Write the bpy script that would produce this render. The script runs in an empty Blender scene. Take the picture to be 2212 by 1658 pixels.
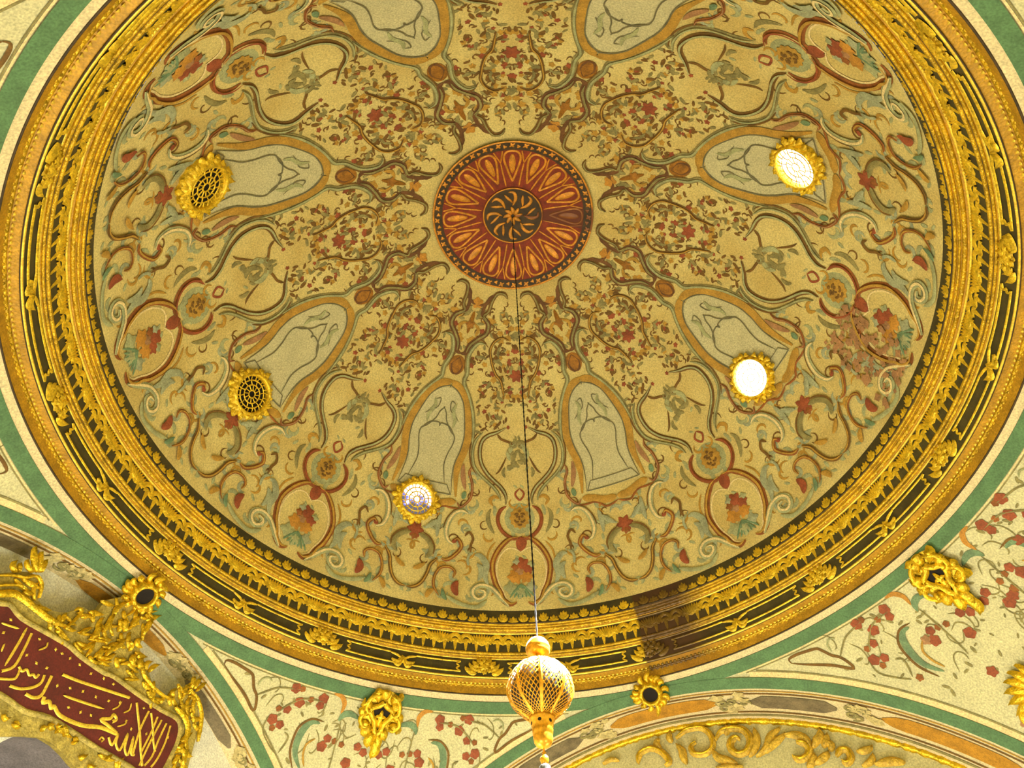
import bpy, math, random
from mathutils import Vector, Matrix
random.seed(7)
sc = bpy.context.scene
C = sc.collection
S = 4.0            # metres per dome radius
EZ = 1.6           # eye height above the floor

# ------------------------------------------------------------------ camera
F_PX, PITCH, YAW, ROLL, CX, CY = 1684.42, 0.913753, 0.022957, -0.043126, -0.053178, -1.141545
cam = bpy.data.cameras.new('camera'); cam_o = bpy.data.objects.new('camera', cam); C.objects.link(cam_o)
cam.sensor_fit = 'HORIZONTAL'; cam.sensor_width = 36.0; cam.lens = F_PX / 2212.0 * 36.0
cam.clip_start = 0.05; cam.clip_end = 200
fwd = Vector((math.sin(YAW) * math.cos(PITCH), math.cos(YAW) * math.cos(PITCH), math.sin(PITCH)))
rgt = Vector((math.cos(YAW), -math.sin(YAW), 0)); upv = rgt.cross(fwd)
cr, sr = math.cos(ROLL), math.sin(ROLL)
r2 = cr * rgt + sr * upv; u2 = -sr * rgt + cr * upv
M = Matrix((r2, u2, -fwd)).transposed().to_4x4(); M.translation = Vector((CX * S, CY * S, EZ))
cam_o.matrix_world = M
sc.camera = cam_o

# ------------------------------------------------------------------ world, exposure
w = bpy.data.worlds.new('world'); sc.world = w; w.use_nodes = True
w.node_tree.nodes['Background'].inputs[0].default_value = (0.75, 0.85, 1.0, 1)
w.node_tree.nodes['Background'].inputs[1].default_value = 1.0
sc.view_settings.view_transform = 'Standard'; sc.view_settings.look = 'None'
sc.view_settings.gamma = 1.0; sc.view_settings.use_curve_mapping = False
sc.view_settings.exposure = -0.42

# ------------------------------------------------------------------ lights: added point lights, unseen, set low to light dome and cornice evenly
def add_light(name, x, y, z, power, col=(0.98, 1.0, 0.86), rad=0.3):
    l = bpy.data.lights.new(name, 'POINT'); l.energy = power; l.color = col; l.shadow_soft_size = rad
    o = bpy.data.objects.new(name, l); C.objects.link(o); o.location = (x, y, z); return o
for x, y, p in ((-2.2, 1.4, 640), (-1.8, -1.9, 420), (1.9, -2.0, 300), (2.2, 1.2, 330), (0.0, 2.2, 480)):
    add_light('added_low_light', x, y, 0.8, p)
def add_spot(name, az, pol, power):
    """narrow spot added at a dome window, aimed to whiten the lantern top"""
    l = bpy.data.lights.new(name, 'SPOT'); l.energy = power; l.color = (0.95, 0.97, 1.0); l.spot_size = math.radians(5.4); l.spot_blend = 0.35
    l.shadow_soft_size = 0.2
    o = bpy.data.objects.new(name, l); C.objects.link(o)
    A = math.radians(90 + az); t = math.radians(pol); R = 3.80
    p = Vector((R * math.sin(t) * math.cos(A), R * math.sin(t) * math.sin(A), S * 1.401 + R * math.cos(t) + EZ))
    o.location = p; d = Vector((0, 0, S * 0.705 + EZ)) - p
    o.rotation_euler = d.to_track_quat('-Z', 'Y').to_euler()
for az, pol, p in ((-63.8, 56.2, 100000), (-113.4, 54.8, 120000), (23.8, 61, 80000)):
    add_spot('lantern_spot', az, pol, p)

# ------------------------------------------------------------------ helpers
def lin(c):
    return tuple(((v / 255.0) / 12.92 if v <= 10 else ((v / 255.0 + 0.055) / 1.055) ** 2.4) for v in c)
MATS = {}
def mat(name, col, rough=0.8, metal=0.0, var=0.25, scale=9.0, bump=0.0, tint=None, dirt=None, fine=True):
    m = bpy.data.materials.new(name); m.use_nodes = True; nt = m.node_tree; N = nt.nodes; L = nt.links
    b = N['Principled BSDF']; b.inputs['Roughness'].default_value = rough; b.inputs['Metallic'].default_value = metal
    geo = N.new('ShaderNodeNewGeometry')
    no = N.new('ShaderNodeTexNoise'); no.inputs['Scale'].default_value = scale; no.inputs['Detail'].default_value = 5
    L.new(geo.outputs['Position'], no.inputs['Vector'])
    rp = N.new('ShaderNodeValToRGB'); c = lin(col)
    d = tuple(v * (1 - var) for v in c); l_ = tuple(min(1, v * (1 + var * 0.6)) for v in c)
    if tint: d = tuple(a * (1 - var * .5) for a in lin(tint))
    rp.color_ramp.elements[0].position = 0.33; rp.color_ramp.elements[1].position = 0.66
    rp.color_ramp.elements[0].color = (*d, 1); rp.color_ramp.elements[1].color = (*l_, 1)
    L.new(no.outputs['Fac'], rp.inputs['Fac']); out = rp.outputs['Color']
    if fine:   # speckle of old paint and gesso
        n2 = N.new('ShaderNodeTexNoise'); n2.inputs['Scale'].default_value = 60; n2.inputs['Detail'].default_value = 3
        L.new(geo.outputs['Position'], n2.inputs['Vector'])
        mr = N.new('ShaderNodeMapRange'); mr.inputs[1].default_value = 0.3; mr.inputs[2].default_value = 0.7
        mr.inputs[3].default_value = 0.72; mr.inputs[4].default_value = 1.22
        L.new(n2.outputs['Fac'], mr.inputs[0])
        mx = N.new('ShaderNodeVectorMath'); mx.operation = 'SCALE'; L.new(out, mx.inputs[0]); L.new(mr.outputs[0], mx.inputs['Scale']); out = mx.outputs[0]
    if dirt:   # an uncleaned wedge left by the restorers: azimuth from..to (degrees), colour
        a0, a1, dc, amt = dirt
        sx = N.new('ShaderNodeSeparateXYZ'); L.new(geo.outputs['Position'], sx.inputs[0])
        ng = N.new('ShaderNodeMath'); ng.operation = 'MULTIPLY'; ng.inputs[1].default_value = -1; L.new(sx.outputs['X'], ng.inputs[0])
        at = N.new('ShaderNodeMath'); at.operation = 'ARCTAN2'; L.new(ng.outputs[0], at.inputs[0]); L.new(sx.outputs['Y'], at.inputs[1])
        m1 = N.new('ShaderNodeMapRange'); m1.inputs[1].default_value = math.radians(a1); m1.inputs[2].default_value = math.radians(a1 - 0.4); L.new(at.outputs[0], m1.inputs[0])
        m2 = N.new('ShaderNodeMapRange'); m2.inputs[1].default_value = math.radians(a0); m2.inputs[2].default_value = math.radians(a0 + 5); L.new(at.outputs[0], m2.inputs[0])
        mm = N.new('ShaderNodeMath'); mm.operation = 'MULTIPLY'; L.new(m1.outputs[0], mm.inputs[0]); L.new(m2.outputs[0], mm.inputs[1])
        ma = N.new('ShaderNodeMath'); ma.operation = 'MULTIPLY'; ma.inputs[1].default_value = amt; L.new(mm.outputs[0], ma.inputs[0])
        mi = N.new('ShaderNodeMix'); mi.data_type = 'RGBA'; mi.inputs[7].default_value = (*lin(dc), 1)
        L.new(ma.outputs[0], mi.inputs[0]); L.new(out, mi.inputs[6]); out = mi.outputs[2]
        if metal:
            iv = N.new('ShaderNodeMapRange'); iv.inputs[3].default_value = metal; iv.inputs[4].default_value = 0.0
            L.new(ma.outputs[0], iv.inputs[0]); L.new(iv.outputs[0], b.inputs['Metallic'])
    L.new(out, b.inputs['Base Color'])
    if bump:
        bp = N.new('ShaderNodeBump'); bp.inputs['Strength'].default_value = bump; bp.inputs['Distance'].default_value = 0.02
        n3 = N.new('ShaderNodeTexNoise'); n3.inputs['Scale'].default_value = 35; L.new(geo.outputs['Position'], n3.inputs['Vector'])
        L.new(n3.outputs['Fac'], bp.inputs['Height']); L.new(bp.outputs[0], b.inputs['Normal'])
    MATS[name] = m; return m
def emit(name, fn):
    m = bpy.data.materials.new(name); m.use_nodes = True; nt = m.node_tree; nt.nodes.clear()
    o = nt.nodes.new('ShaderNodeOutputMaterial'); e = nt.nodes.new('ShaderNodeEmission'); nt.links.new(e.outputs[0], o.inputs[0]); fn(nt, e); MATS[name] = m

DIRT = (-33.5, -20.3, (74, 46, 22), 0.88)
mat('dome_plaster', (206, 192, 124), 0.85, var=0.12, scale=1.6, tint=(200, 178, 104))
mat('cream', (226, 206, 146), 0.8, var=0.08)
mat('brown', (116, 84, 30), 0.8, var=0.25)
mat('umber', (108, 72, 36), 0.8, var=0.25)
mat('redbrown', (144, 86, 34), 0.8, var=0.28)
mat('olive', (140, 132, 80), 0.8, var=0.28)
mat('sage', (162, 166, 118), 0.8, var=0.22)
mat('bluegrey', (158, 164, 128), 0.8, var=0.22)
mat('slate', (112, 108, 78), 0.8, var=0.2)
mat('teal', (110, 138, 100), 0.8, var=0.25)
mat('ochre', (180, 140, 54), 0.8, var=0.2)
mat('orange', (188, 134, 48), 0.8, var=0.2)
mat('deeporange', (154, 104, 28), 0.75, var=0.35, scale=14)
mat('red', (148, 76, 42), 0.8, var=0.28)
mat('rose', (164, 122, 80), 0.8, var=0.25)
mat('niche_grey', (194, 190, 146), 0.85, var=0.07, scale=4)
mat('gold', (222, 184, 34), 0.36, metal=0.62, var=0.32, scale=14, bump=0.5)
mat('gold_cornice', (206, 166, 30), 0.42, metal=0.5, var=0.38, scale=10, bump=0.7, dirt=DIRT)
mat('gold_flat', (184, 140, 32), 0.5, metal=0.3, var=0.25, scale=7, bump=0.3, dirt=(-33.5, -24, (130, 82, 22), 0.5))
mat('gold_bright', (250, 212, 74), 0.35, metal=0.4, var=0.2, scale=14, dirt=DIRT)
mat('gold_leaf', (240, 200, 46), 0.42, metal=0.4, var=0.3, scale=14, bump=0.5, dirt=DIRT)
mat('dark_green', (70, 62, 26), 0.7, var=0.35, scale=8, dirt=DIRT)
mat('plaster_band', (216, 200, 152), 0.8, var=0.06)
mat('green_band', (84, 122, 78), 0.75, var=0.18, scale=7)
mat('pendentive_plaster', (202, 198, 152), 0.85, var=0.08, scale=2.5)
mat('wall_plaster', (200, 194, 140), 0.85, var=0.1, scale=2.5)
mat('wall_grey', (234, 234, 216), 0.85, var=0.12, scale=2.5)
mat('panel_orange', (184, 132, 34), 0.7, var=0.25, scale=9)
mat('panel_grey', (120, 108, 80), 0.7, var=0.35, scale=9)
mat('scroll_paint', (200, 184, 124), 0.8, var=0.3, scale=20)
mat('gilt_plaster', (214, 176, 58), 0.55, metal=0.15, var=0.35, scale=16, bump=0.5)
mat('panel_red', (98, 32, 24), 0.7, var=0.25, scale=6)
mat('frame_olive', (180, 162, 78), 0.6, metal=0.1, var=0.35, scale=12, bump=0.6)
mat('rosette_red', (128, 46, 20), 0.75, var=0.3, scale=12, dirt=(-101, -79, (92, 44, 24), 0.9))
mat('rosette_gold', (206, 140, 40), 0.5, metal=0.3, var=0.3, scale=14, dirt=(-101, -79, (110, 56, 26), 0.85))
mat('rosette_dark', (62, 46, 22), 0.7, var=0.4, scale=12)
mat('black_hole', (26, 20, 14), 0.9, var=0.2)
mat('recess_grey', (128, 122, 120), 0.9, var=0.3, scale=3)  # grey plaster inside the arched wall recess
mat('lantern_brass', (238, 170, 40), 0.34, metal=0.55, var=0.25, scale=20)
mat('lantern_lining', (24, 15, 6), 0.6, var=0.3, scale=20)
mat('chain_iron', (30, 24, 16), 0.9, metal=0.0, var=0.2)
mat('tassel_silk', (112, 110, 98), 0.85, var=0.35, scale=40)
mat('floor_mat', (150, 110, 72), 0.7, var=0.2)
def white_pane(nt, e):
    e.inputs[0].default_value = (1, 1, 1, 1); e.inputs[1].default_value = 14
emit('daylight_pane', white_pane)
def blue_pane(nt, e):
    g = nt.nodes.new('ShaderNodeNewGeometry'); sx = nt.nodes.new('ShaderNodeSeparateXYZ'); nt.links.new(g.outputs['Position'], sx.inputs[0])
    n = nt.nodes.new('ShaderNodeTexNoise'); n.inputs['Scale'].default_value = 9; nt.links.new(g.outputs['Position'], n.inputs['Vector'])
    mr = nt.nodes.new('ShaderNodeMapRange'); zc = S * (1.401 + 1.015 * math.cos(math.radians(61))) + EZ
    mr.inputs[1].default_value = zc - 0.16; mr.inputs[2].default_value = zc + 0.14; nt.links.new(sx.outputs['Z'], mr.inputs[0])
    ad = nt.nodes.new('ShaderNodeMath'); ad.operation = 'ADD'; nt.links.new(mr.outputs[0], ad.inputs[0])
    sb = nt.nodes.new('ShaderNodeMapRange'); sb.inputs[1].default_value = 0.3; sb.inputs[2].default_value = 0.7; sb.inputs[3].default_value = -0.3; sb.inputs[4].default_value = 0.3
    nt.links.new(n.outputs['Fac'], sb.inputs[0]); nt.links.new(sb.outputs[0], ad.inputs[1])
    r = nt.nodes.new('ShaderNodeValToRGB'); nt.links.new(ad.outputs[0], r.inputs[0])
    E = r.color_ramp.elements; E[0].position = 0.22; E[0].color = (0.05, 0.045, 0.05, 1); E[1].position = 0.62; E[1].color = (1, 1, 1, 1)
    k = E.new(0.42); k.color = (0.12, 0.12, 0.42, 1)
    nt.links.new(r.outputs[0], e.inputs[0]); e.inputs[1].default_value = 5
emit('sky_pane', blue_pane)

# ---- object helpers
def link(o, parent=None):
    C.objects.link(o)
    if parent is not None: o.parent = parent
    return o
def mesh_obj(name, V, Fc, m, parent=None, smooth=True):
    me = bpy.data.meshes.new(name); me.from_pydata([tuple(v) for v in V], [], Fc); me.materials.append(MATS[m])
    if smooth: me.polygons.foreach_set('use_smooth', [True] * len(me.polygons))
    me.update(); return link(bpy.data.objects.new(name, me), parent)
def tag(o, label, cat=None, group=None, kind=None):
    if label: o['label'] = label
    if cat: o['category'] = cat
    if group: o['group'] = group
    if kind: o['kind'] = kind
    return o
def empty(name, loc=(0, 0, 0)):
    o = bpy.data.objects.new(name, None); o.empty_display_size = 0.1; o.location = loc; return link(o)
def copy_tree(o, parent=None, rz=0.0):
    c = o.copy(); C.objects.link(c)
    if parent is not None: c.parent = parent
    c.rotation_euler.z = o.rotation_euler.z + rz
    for ch in list(o.children):
        k = ch.copy(); C.objects.link(k); k.parent = c
        for g in list(ch.children):
            k2 = g.copy(); C.objects.link(k2); k2.parent = k
    return c
def place(root, loc):
    """put a thing's Empty at its base although its meshes were built in room coordinates"""
    root.location = loc
    for ch in root.children: ch.matrix_parent_inverse = Matrix.Translation(-Vector(loc))

class MB:
    def __init__(s): s.v = []; s.f = []
    def add(s, V, Fc):
        n = len(s.v); s.v += [tuple(p) for p in V]; s.f += [tuple(i + n for i in f) for f in Fc]
    def obj(s, name, m, parent=None, smooth=True): return mesh_obj(name, s.v, s.f, m, parent, smooth)

# ---- surfaces: every one returns (point, normal towards the room) in metres
RS, ZC = 1.015 * S, 1.401 * S + EZ
def dome(az, pol, off=0.0):
    A = math.radians(90 + az); t = math.radians(pol)
    d = Vector((math.sin(t) * math.cos(A), math.sin(t) * math.sin(A), math.cos(t)))
    return Vector((0, 0, ZC)) + d * (RS - off), -d
PA, PRA, PZ = 1.138, 1.236, 0.045          # arch plane distance, arch radius, springing height (in dome radii)
RHO = math.sqrt(PA * PA + PRA * PRA)
def pend(az, r, off=0.0):
    A = math.radians(90 + az); z = math.sqrt(max(0.0, RHO * RHO - r * r))
    d = Vector((r * math.cos(A), r * math.sin(A), z)) / RHO
    return Vector((0, 0, PZ * S + EZ)) + d * (RHO * S - off), -d
def arch_frame(az):
    A = math.radians(90 + az); n = Vector((math.cos(A), math.sin(A), 0)); return n, Vector((-n.y, n.x, 0))
def tilt_surf(az):
    n, s = arch_frame(az); u = Vector((0, 0, .39)) - n * .06; u.normalize(); O = n * 1.13 * S + Vector((0, 0, 1.29 * S + EZ)); nn = s.cross(u)
    if nn.dot(n) > 0: nn = -nn
    return lambda x, y, off=0.0: (O + s * x * S + u * y * S + nn * off, nn)
def plane_surf(az, d):
    n, s = arch_frame(az)
    return lambda x, z, off=0.0: (n * (d * S - off) + s * x * S + Vector((0, 0, z * S + EZ)), -n)
def cyl(az, z, r):     # z, r in dome radii
    A = math.radians(90 + az); d = Vector((math.cos(A), math.sin(A), 0)); return d * r * S + Vector((0, 0, z * S + EZ)), -d
def cyl_surf(r0, z0, r1, z1):
    """a band of the cornice; v runs 0..1 from its upper edge to its lower edge"""
    def f(az, v, off=0.0):
        A = math.radians(90 + az); d = Vector((math.cos(A), math.sin(A), 0)); e = Vector((0, 0, 1))
        t = d * (r1 - r0) + e * (z1 - z0); t.normalize(); n = -(d * -t.z + e * t.dot(d)); 
        if n.dot(d) > 0: n = -n
        return d * ((r0 + (r1 - r0) * v) * S) + e * ((z0 + (z1 - z0) * v) * S + EZ) + n * off, n
    return f

def crom(P, per=4, closed=False):
    n = len(P)
    if n < 3 and not closed:
        return [tuple(P[0][k] + (P[1][k] - P[0][k]) * i / per for k in range(2)) for i in range(per + 1)]
    out = []; rng = n if closed else n - 1
    for i in range(rng):
        g = (lambda j: P[j % n]) if closed else (lambda j: P[max(0, min(n - 1, j))])
        p0, p1, p2, p3 = g(i - 1), g(i), g(i + 1), g(i + 2)
        for k in range(per):
            t = k / per; t2, t3 = t * t, t * t * t
            out.append(tuple(.5 * (2 * p1[c] + (p2[c] - p0[c]) * t + (2 * p0[c] - 5 * p1[c] + 4 * p2[c] - p3[c]) * t2 + (3 * p1[c] - p0[c] - 3 * p2[c] + p3[c]) * t3) for c in range(2)))
    out.append(tuple(P[0]) if closed else tuple(P[-1])); return out
def ribbon(mb, surf, pts, wid, off=0.004, h=0.006, prof='band', per=4, side=1):
    """a raised painted stroke that follows the surface; prof band: even, leaf: pointed at both ends, drop: fat at the start"""
    P = crom(pts, per); n = len(P); Q = [surf(x, y, off) for x, y in P]; V = []; Fc = []
    for i, (p, nn) in enumerate(Q):
        t = Q[min(n - 1, i + 1)][0] - Q[max(0, i - 1)][0]
        if t.length < 1e-7: t = Vector((1, 0, 0))
        t.normalize(); s = nn.cross(t); s.normalize(); u = i / (n - 1)
        k = 1.0
        if prof == 'band': k = min(1.0, 0.25 + 5 * u, 0.25 + 5 * (1 - u))
        elif prof == 'leaf': k = 0.08 + 0.92 * math.sin(math.pi * u) ** 0.7
        elif prof == 'drop': k = (1 - u) ** 0.6 + 0.06
        elif prof == 'even': k = 1.0
        s = s * (wid * .5 * k)
        V += [p - s, p + nn * h, p + s]
    for i in range(n - 1):
        a = 3 * i; Fc += [(a, a + 1, a + 4, a + 3), (a + 1, a + 2, a + 5, a + 4)]
    mb.add(V, Fc)
def blob(mb, surf, x, y, rad, off=0.006, h=0.012, lobes=0, amp=0.3, n=12, asp=1.0, rot=0.0, round_=False):
    p, nn = surf(x, y, off); px, _ = surf(x + 1e-3, y, off); t = (px - p).normalized(); b = nn.cross(t)
    V = [p + nn * h]; rings = (0.6, 1.0) if round_ else (1.0,)
    for rg in rings:
        for i in range(n):
            a = 2 * math.pi * i / n; r = rad * rg * (1 + (amp * math.cos(lobes * a) if lobes else 0))
            ca, sa = math.cos(a), math.sin(a) * asp
            X = ca * math.cos(rot) - sa * math.sin(rot); Y = ca * math.sin(rot) + sa * math.cos(rot)
            V.append(p + t * X * r + b * Y * r + nn * (h * 0.75 if rg < 1 else 0))
    Fc = [(0, 1 + i, 1 + (i + 1) % n) for i in range(n)]
    if round_: Fc += [(1 + i, 1 + n + i, 1 + n + (i + 1) % n, 1 + (i + 1) % n) for i in range(n)]
    mb.add(V, Fc)
def lathe_band(r0, z0, r1, z1, name, m, parent, seg=288, sub=1, inner=None):
    V = []; Fc = []
    for j in range(sub + 1):
        u = j / sub
        for i in range(seg):
            A = 2 * math.pi * i / seg; r = (r0 + (r1 - r0) * u) * S
            V.append((r * math.cos(A), r * math.sin(A), (z0 + (z1 - z0) * u) * S + EZ))
    for j in range(sub):
        for i in range(seg):
            k = (i + 1) % seg; Fc.append((j * seg + i, j * seg + k, (j + 1) * seg + k, (j + 1) * seg + i))
    return mesh_obj(name, V, Fc, m, parent)
def lathe_profile(prof, name, m, parent=None, seg=288, axis=(0, 0), smooth=True):
    """prof: list of (radius, z) in metres"""
    V = []; Fc = []
    for r, z in prof:
        for i in range(seg):
            A = 2 * math.pi * i / seg; V.append((axis[0] + r * math.cos(A), axis[1] + r * math.sin(A), z))
    for j in range(len(prof) - 1):
        for i in range(seg):
            k = (i + 1) % seg; Fc.append((j * seg + i, j * seg + k, (j + 1) * seg + k, (j + 1) * seg + i))
    return mesh_obj(name, V, Fc, m, parent, smooth)
def ring_roll(r, z, rad, name, m, parent, seg=288, k=8):
    """a round gilt bead moulding running round the cornice"""
    prof = [((r * S + rad * math.cos(2 * math.pi * i / k)), z * S + EZ + rad * math.sin(2 * math.pi * i / k)) for i in range(k + 1)]
    return lathe_profile(prof, name, m, parent, seg)
def parse(txt):
    out = []
    for l in txt.strip().split('\n'):
        n, m, wd, mode, p = l.split('|'); out.append((n, m, float(wd), mode, [tuple(map(float, q.split(','))) for q in p.split()]))
    return out
def pairs(t): return [tuple(map(float, q.split(','))) for q in t.split()]
DOME_PAINT = '''
cartouche_frame|redbrown|11|m|-0.4,66.05 -2.5,66.5 -4.5,68.4 -5.7,70.83 -5.8,72.88 -5.1,75.51 -4.2,77.09 -3.7,78.54 -2.3,79.46 -1.1,79.03
cartouche_inner_line|cream|3.2|m|0.1,69.19 -0.6,68.65 -1.8,68.14 -3.3,68.6 -4.6,70.46 -5,72.81 -4.5,75.09 -3.6,76.86 -3,78.21 -2,78.8
cartouche_outer_line|ochre|4|s|-5.3,67.07 -6.6,68.87 -6.9,71.23 -6.4,73.13
cartouche_crest|red|22|a|-0.3,65.86 -0.2,67.15 0.1,68.82
mask_frame|redbrown|8|m|-3,59.81 -4.3,60.65 -4.9,62.28 -4.4,64.11 -3.1,65.52 -1.6,66.28 -0.4,66.42
mask_leaf|olive|9|s|-6.5,60.45 -7.1,61.82 -6.7,63.66 -5.6,65.42
mask_spray|ochre|8|s|-4.6,58.32 -5.8,57.95 -6.8,58.79 -6,59.84
ribbon_knot|red|4|a|-0.2,56.23 -1.2,57.3 -0.2,58.58 0.9,57.34 -0.2,56.23
loop_scroll|brown|9|s|-3.3,43.92 -5.8,44.92 -8.4,45.72 -9.9,47.01 -10.2,49.14 -9.5,51.43 -7.9,53.34 -5.9,54.85 -4.2,56.14 -3.1,57.76 -3.1,59.44
loop_scroll_outer|olive|7|s|-9.8,45.09 -11.5,46.73 -12.1,49.01 -11.5,51.69 -10,53.38 -8,54.77 -6.3,55.92 -4.9,57.31 -4.3,58.77
loop_scroll_edge|brown|3|s|-11.1,45.06 -12.5,46.87 -12.9,49.11 -12.1,51.86 -10.5,53.73
loop_crossing|brown|5|s|-5.7,45.3 -4.5,46.26 -2.7,46.73 -0.6,47.5
loop_sprig|brown|4|s|-3,49.76 -3.8,51.21 -4.8,52.69 -5.7,53.42
loop_sprig_leaf|olive|7|s|-3.4,51.95 -3.8,53.1 -3.3,54.01
bouquet_leaf|sage|10|s|-0.8,47.13 -1.8,48.1 -2.5,49.26 -2.1,50.57
bouquet_leaf|olive|9|s|-0.3,48.72 -1.2,50.16 -0.9,51.46
heart_scroll|brown|6|m|-2.8,25.98 -6.3,25.55 -9.5,26.6 -10.7,28.33 -9.8,30.18 -8.7,31.82 -7.3,33.24 -5.4,34.45 -4.6,36.21 -4,37.99
heart_sprig|olive|5|s|-6.3,27.17 -7.4,28.47 -6.7,29.76
arch_band|olive|10|s|-12.8,27.27 -16.1,27.25 -18.2,28.6 -19.1,30.7 -18,33.58 -18.4,35.6 -16.2,37.79 -14.5,39.94 -13.2,42.65 -12.6,45.45 -12.5,47.83
arch_band_edge|brown|3|s|-11.7,27.84 -14.3,26.65 -17.3,26.8 -19.4,28.37 -20.1,30.66 -19.1,33.56
inner_curl|brown|8|s|-4.2,17.56 -6.5,16.58 -11.3,16.62 -13.9,18.25 -14.8,20.47 -17,21.55 -14.6,22.3
upper_cartouche|umber|11|n|-17.8,21.84 -14.4,22.67 -13.3,23.64 -13.8,25.14 -17,26.48 -19.8,28.13 -20.5,29.74
upper_cartouche_stem|umber|7|n|-17.8,21.84 -18,20.67 -17.5,19.34 -15.3,17.67
side_curl|umber|6|n|-32.9,16.97 -29.1,17.85 -28,19.15 -24.5,19.88
fleur|orange|9|n|-25.2,21.21 -23.1,22.53 -23.4,24.29 -24.2,25.94
fleur_leaf|ochre|7|n|-20.6,23.58 -17.9,24.61 -18.6,26.09
pear|deeporange|20|N|-24.2,30.49 -24.6,32.4 -23.7,34.22
niche_moulding|ochre|14|n|-25,36.41 -22.1,36.27 -19.4,36.85 -17.2,38.13 -15.6,40.3 -14.5,43.32 -13.9,46.39 -14.3,49.34 -15.2,51.79 -15.5,54.42 -14.9,58.78
niche_line|slate|2.4|n|-26.1,37.36 -22.8,36.93 -20,37.65 -18,38.85 -16.7,40.39 -15.6,43.49 -15,46.57 -15.5,49.54 -16.3,51.98 -16.5,54.61 -16,58.61
niche_inner_line|slate|2.2|n|-25.5,41.33 -23.2,41.58 -21.5,42.58 -20.9,44.01 -19.1,45.88 -17.7,46.86 -17.7,48.4 -18.6,50.52 -19,52.72 -18.5,54.84 -18,56.55
niche_swag_line|slate|2.4|n|-17.7,46.86 -19.5,45.19 -22,44.74 -23.3,45.36 -25.2,45.25
niche_swag|sage|8|n|-18.9,40.19 -19.6,41.78 -18.5,43.53 -18.7,45.3
niche_curl|slate|2|n|-17.3,43.79 -18.9,42.63 -20.5,41.76 -20.7,40.04 -19.3,40.36
niche_base|ochre|15|n|-14.7,59.69 -17.2,60.2 -20,61 -22.4,60.95
niche_base_edge|redbrown|4|n|-13.5,60.91 -15.4,61.06 -17.2,60.94 -18.5,61.52 -19.6,62.34 -21.2,62.18 -22.8,61.73
niche_console|redbrown|5.5|q|-11.9,52.31 -12.3,53.6 -11.4,55.47 -11.2,57.71 -11.7,59.11 -13.4,60.6 -14.4,59.83
niche_console_fill|rose|10|q|-14,51.87 -13.9,53.76 -13.4,55.57 -12.8,57.1
niche_jewel|teal|10|q|-12.8,57.39 -13,58.17 -13.1,59.03
swirl|sage|11|s|-2.6,79.93 -3.6,78.8 -4.7,77.5 -6.2,76.17 -8.2,75.84 -9.5,76.83 -9.4,78.12 -8.4,78.72 -7.3,78.04 -7.3,77.11 -8.3,76.86
swirl_tail|sage|8|s|-6.8,78.81 -8.8,80.26 -12.2,79.75 -14.6,78.53
swirl_leaf|bluegrey|13|s|-6.5,75.92 -7.3,73.96 -7.1,71.72 -8.4,70.01 -9.6,69.97
swirl_leaf|bluegrey|11|s|-8.6,75.05 -8.1,73.69 -8.2,72.39 -9,71.57
s_scroll|brown|5|s|-11.9,66.38 -11,65.5 -10.1,66.67 -10.5,68.14 -10.4,69.53
s_scroll_tail|bluegrey|5|s|-10.4,69.53 -10.9,70.81 -10.7,72.18
c_scroll|redbrown|7.5|x|-14.1,67.51 -13.3,67.08 -12.4,68.44 -13.4,70.1 -15,71.43 -16.3,71.42
c_scroll_lower|brown|7|n|-17,71.47 -18.3,72.9 -18.8,74.79 -19.6,76.67 -20.9,77.85 -22.4,78.11
c_scroll_bead|red|9|x|-13.5,67.49 -14,67.58 -14.4,67.94
leaf_arc|sage|11|x|-11.6,61.82 -13,61.39 -14.6,62.04 -15.7,63.76 -16,65.81 -15.4,67.56 -14.1,68.27
leaf_arc_edge|brown|2.8|x|-13.7,61.04 -14.9,61.62 -16.2,63.39 -16.7,65.39
blade_leaf|bluegrey|10|x|-17.6,62.56 -17.9,64.71 -17.8,67.33
blade_leaf|bluegrey|10|x|-18.1,63.81 -19.3,65.03 -20.7,65.94
shield_flower|red|14|N|-20.8,65.41 -22.5,66.63 -24.4,66.43
shield_scroll|olive|9|n|-21.7,67.36 -19.9,68.03 -18.7,69.42 -18.7,70.83 -19.6,71.9
shield_scroll_edge|brown|3|n|-21,66.8 -19.2,67.66 -18,69.27 -18.1,70.97
lower_leaf|ochre|9|n|-19.4,72.79 -20.6,73.86 -21.7,74.33
arch_scroll|redbrown|5.5|x|-13.6,74.98 -13.3,73.72 -14.4,72.89 -16.2,73.26 -17.2,74.99 -17.2,77.04 -16,78.81
arch_scroll_leaf|red|14|x|-12.6,75.45 -13.2,76.86 -12.5,78.41
arch_scroll_foot|teal|8|x|-15.5,77.32 -15.2,78.54 -14.5,79.52
foot_leaf|ochre|10|x|-17.1,77.66 -18,78.44 -18.4,79.63
'''
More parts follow.
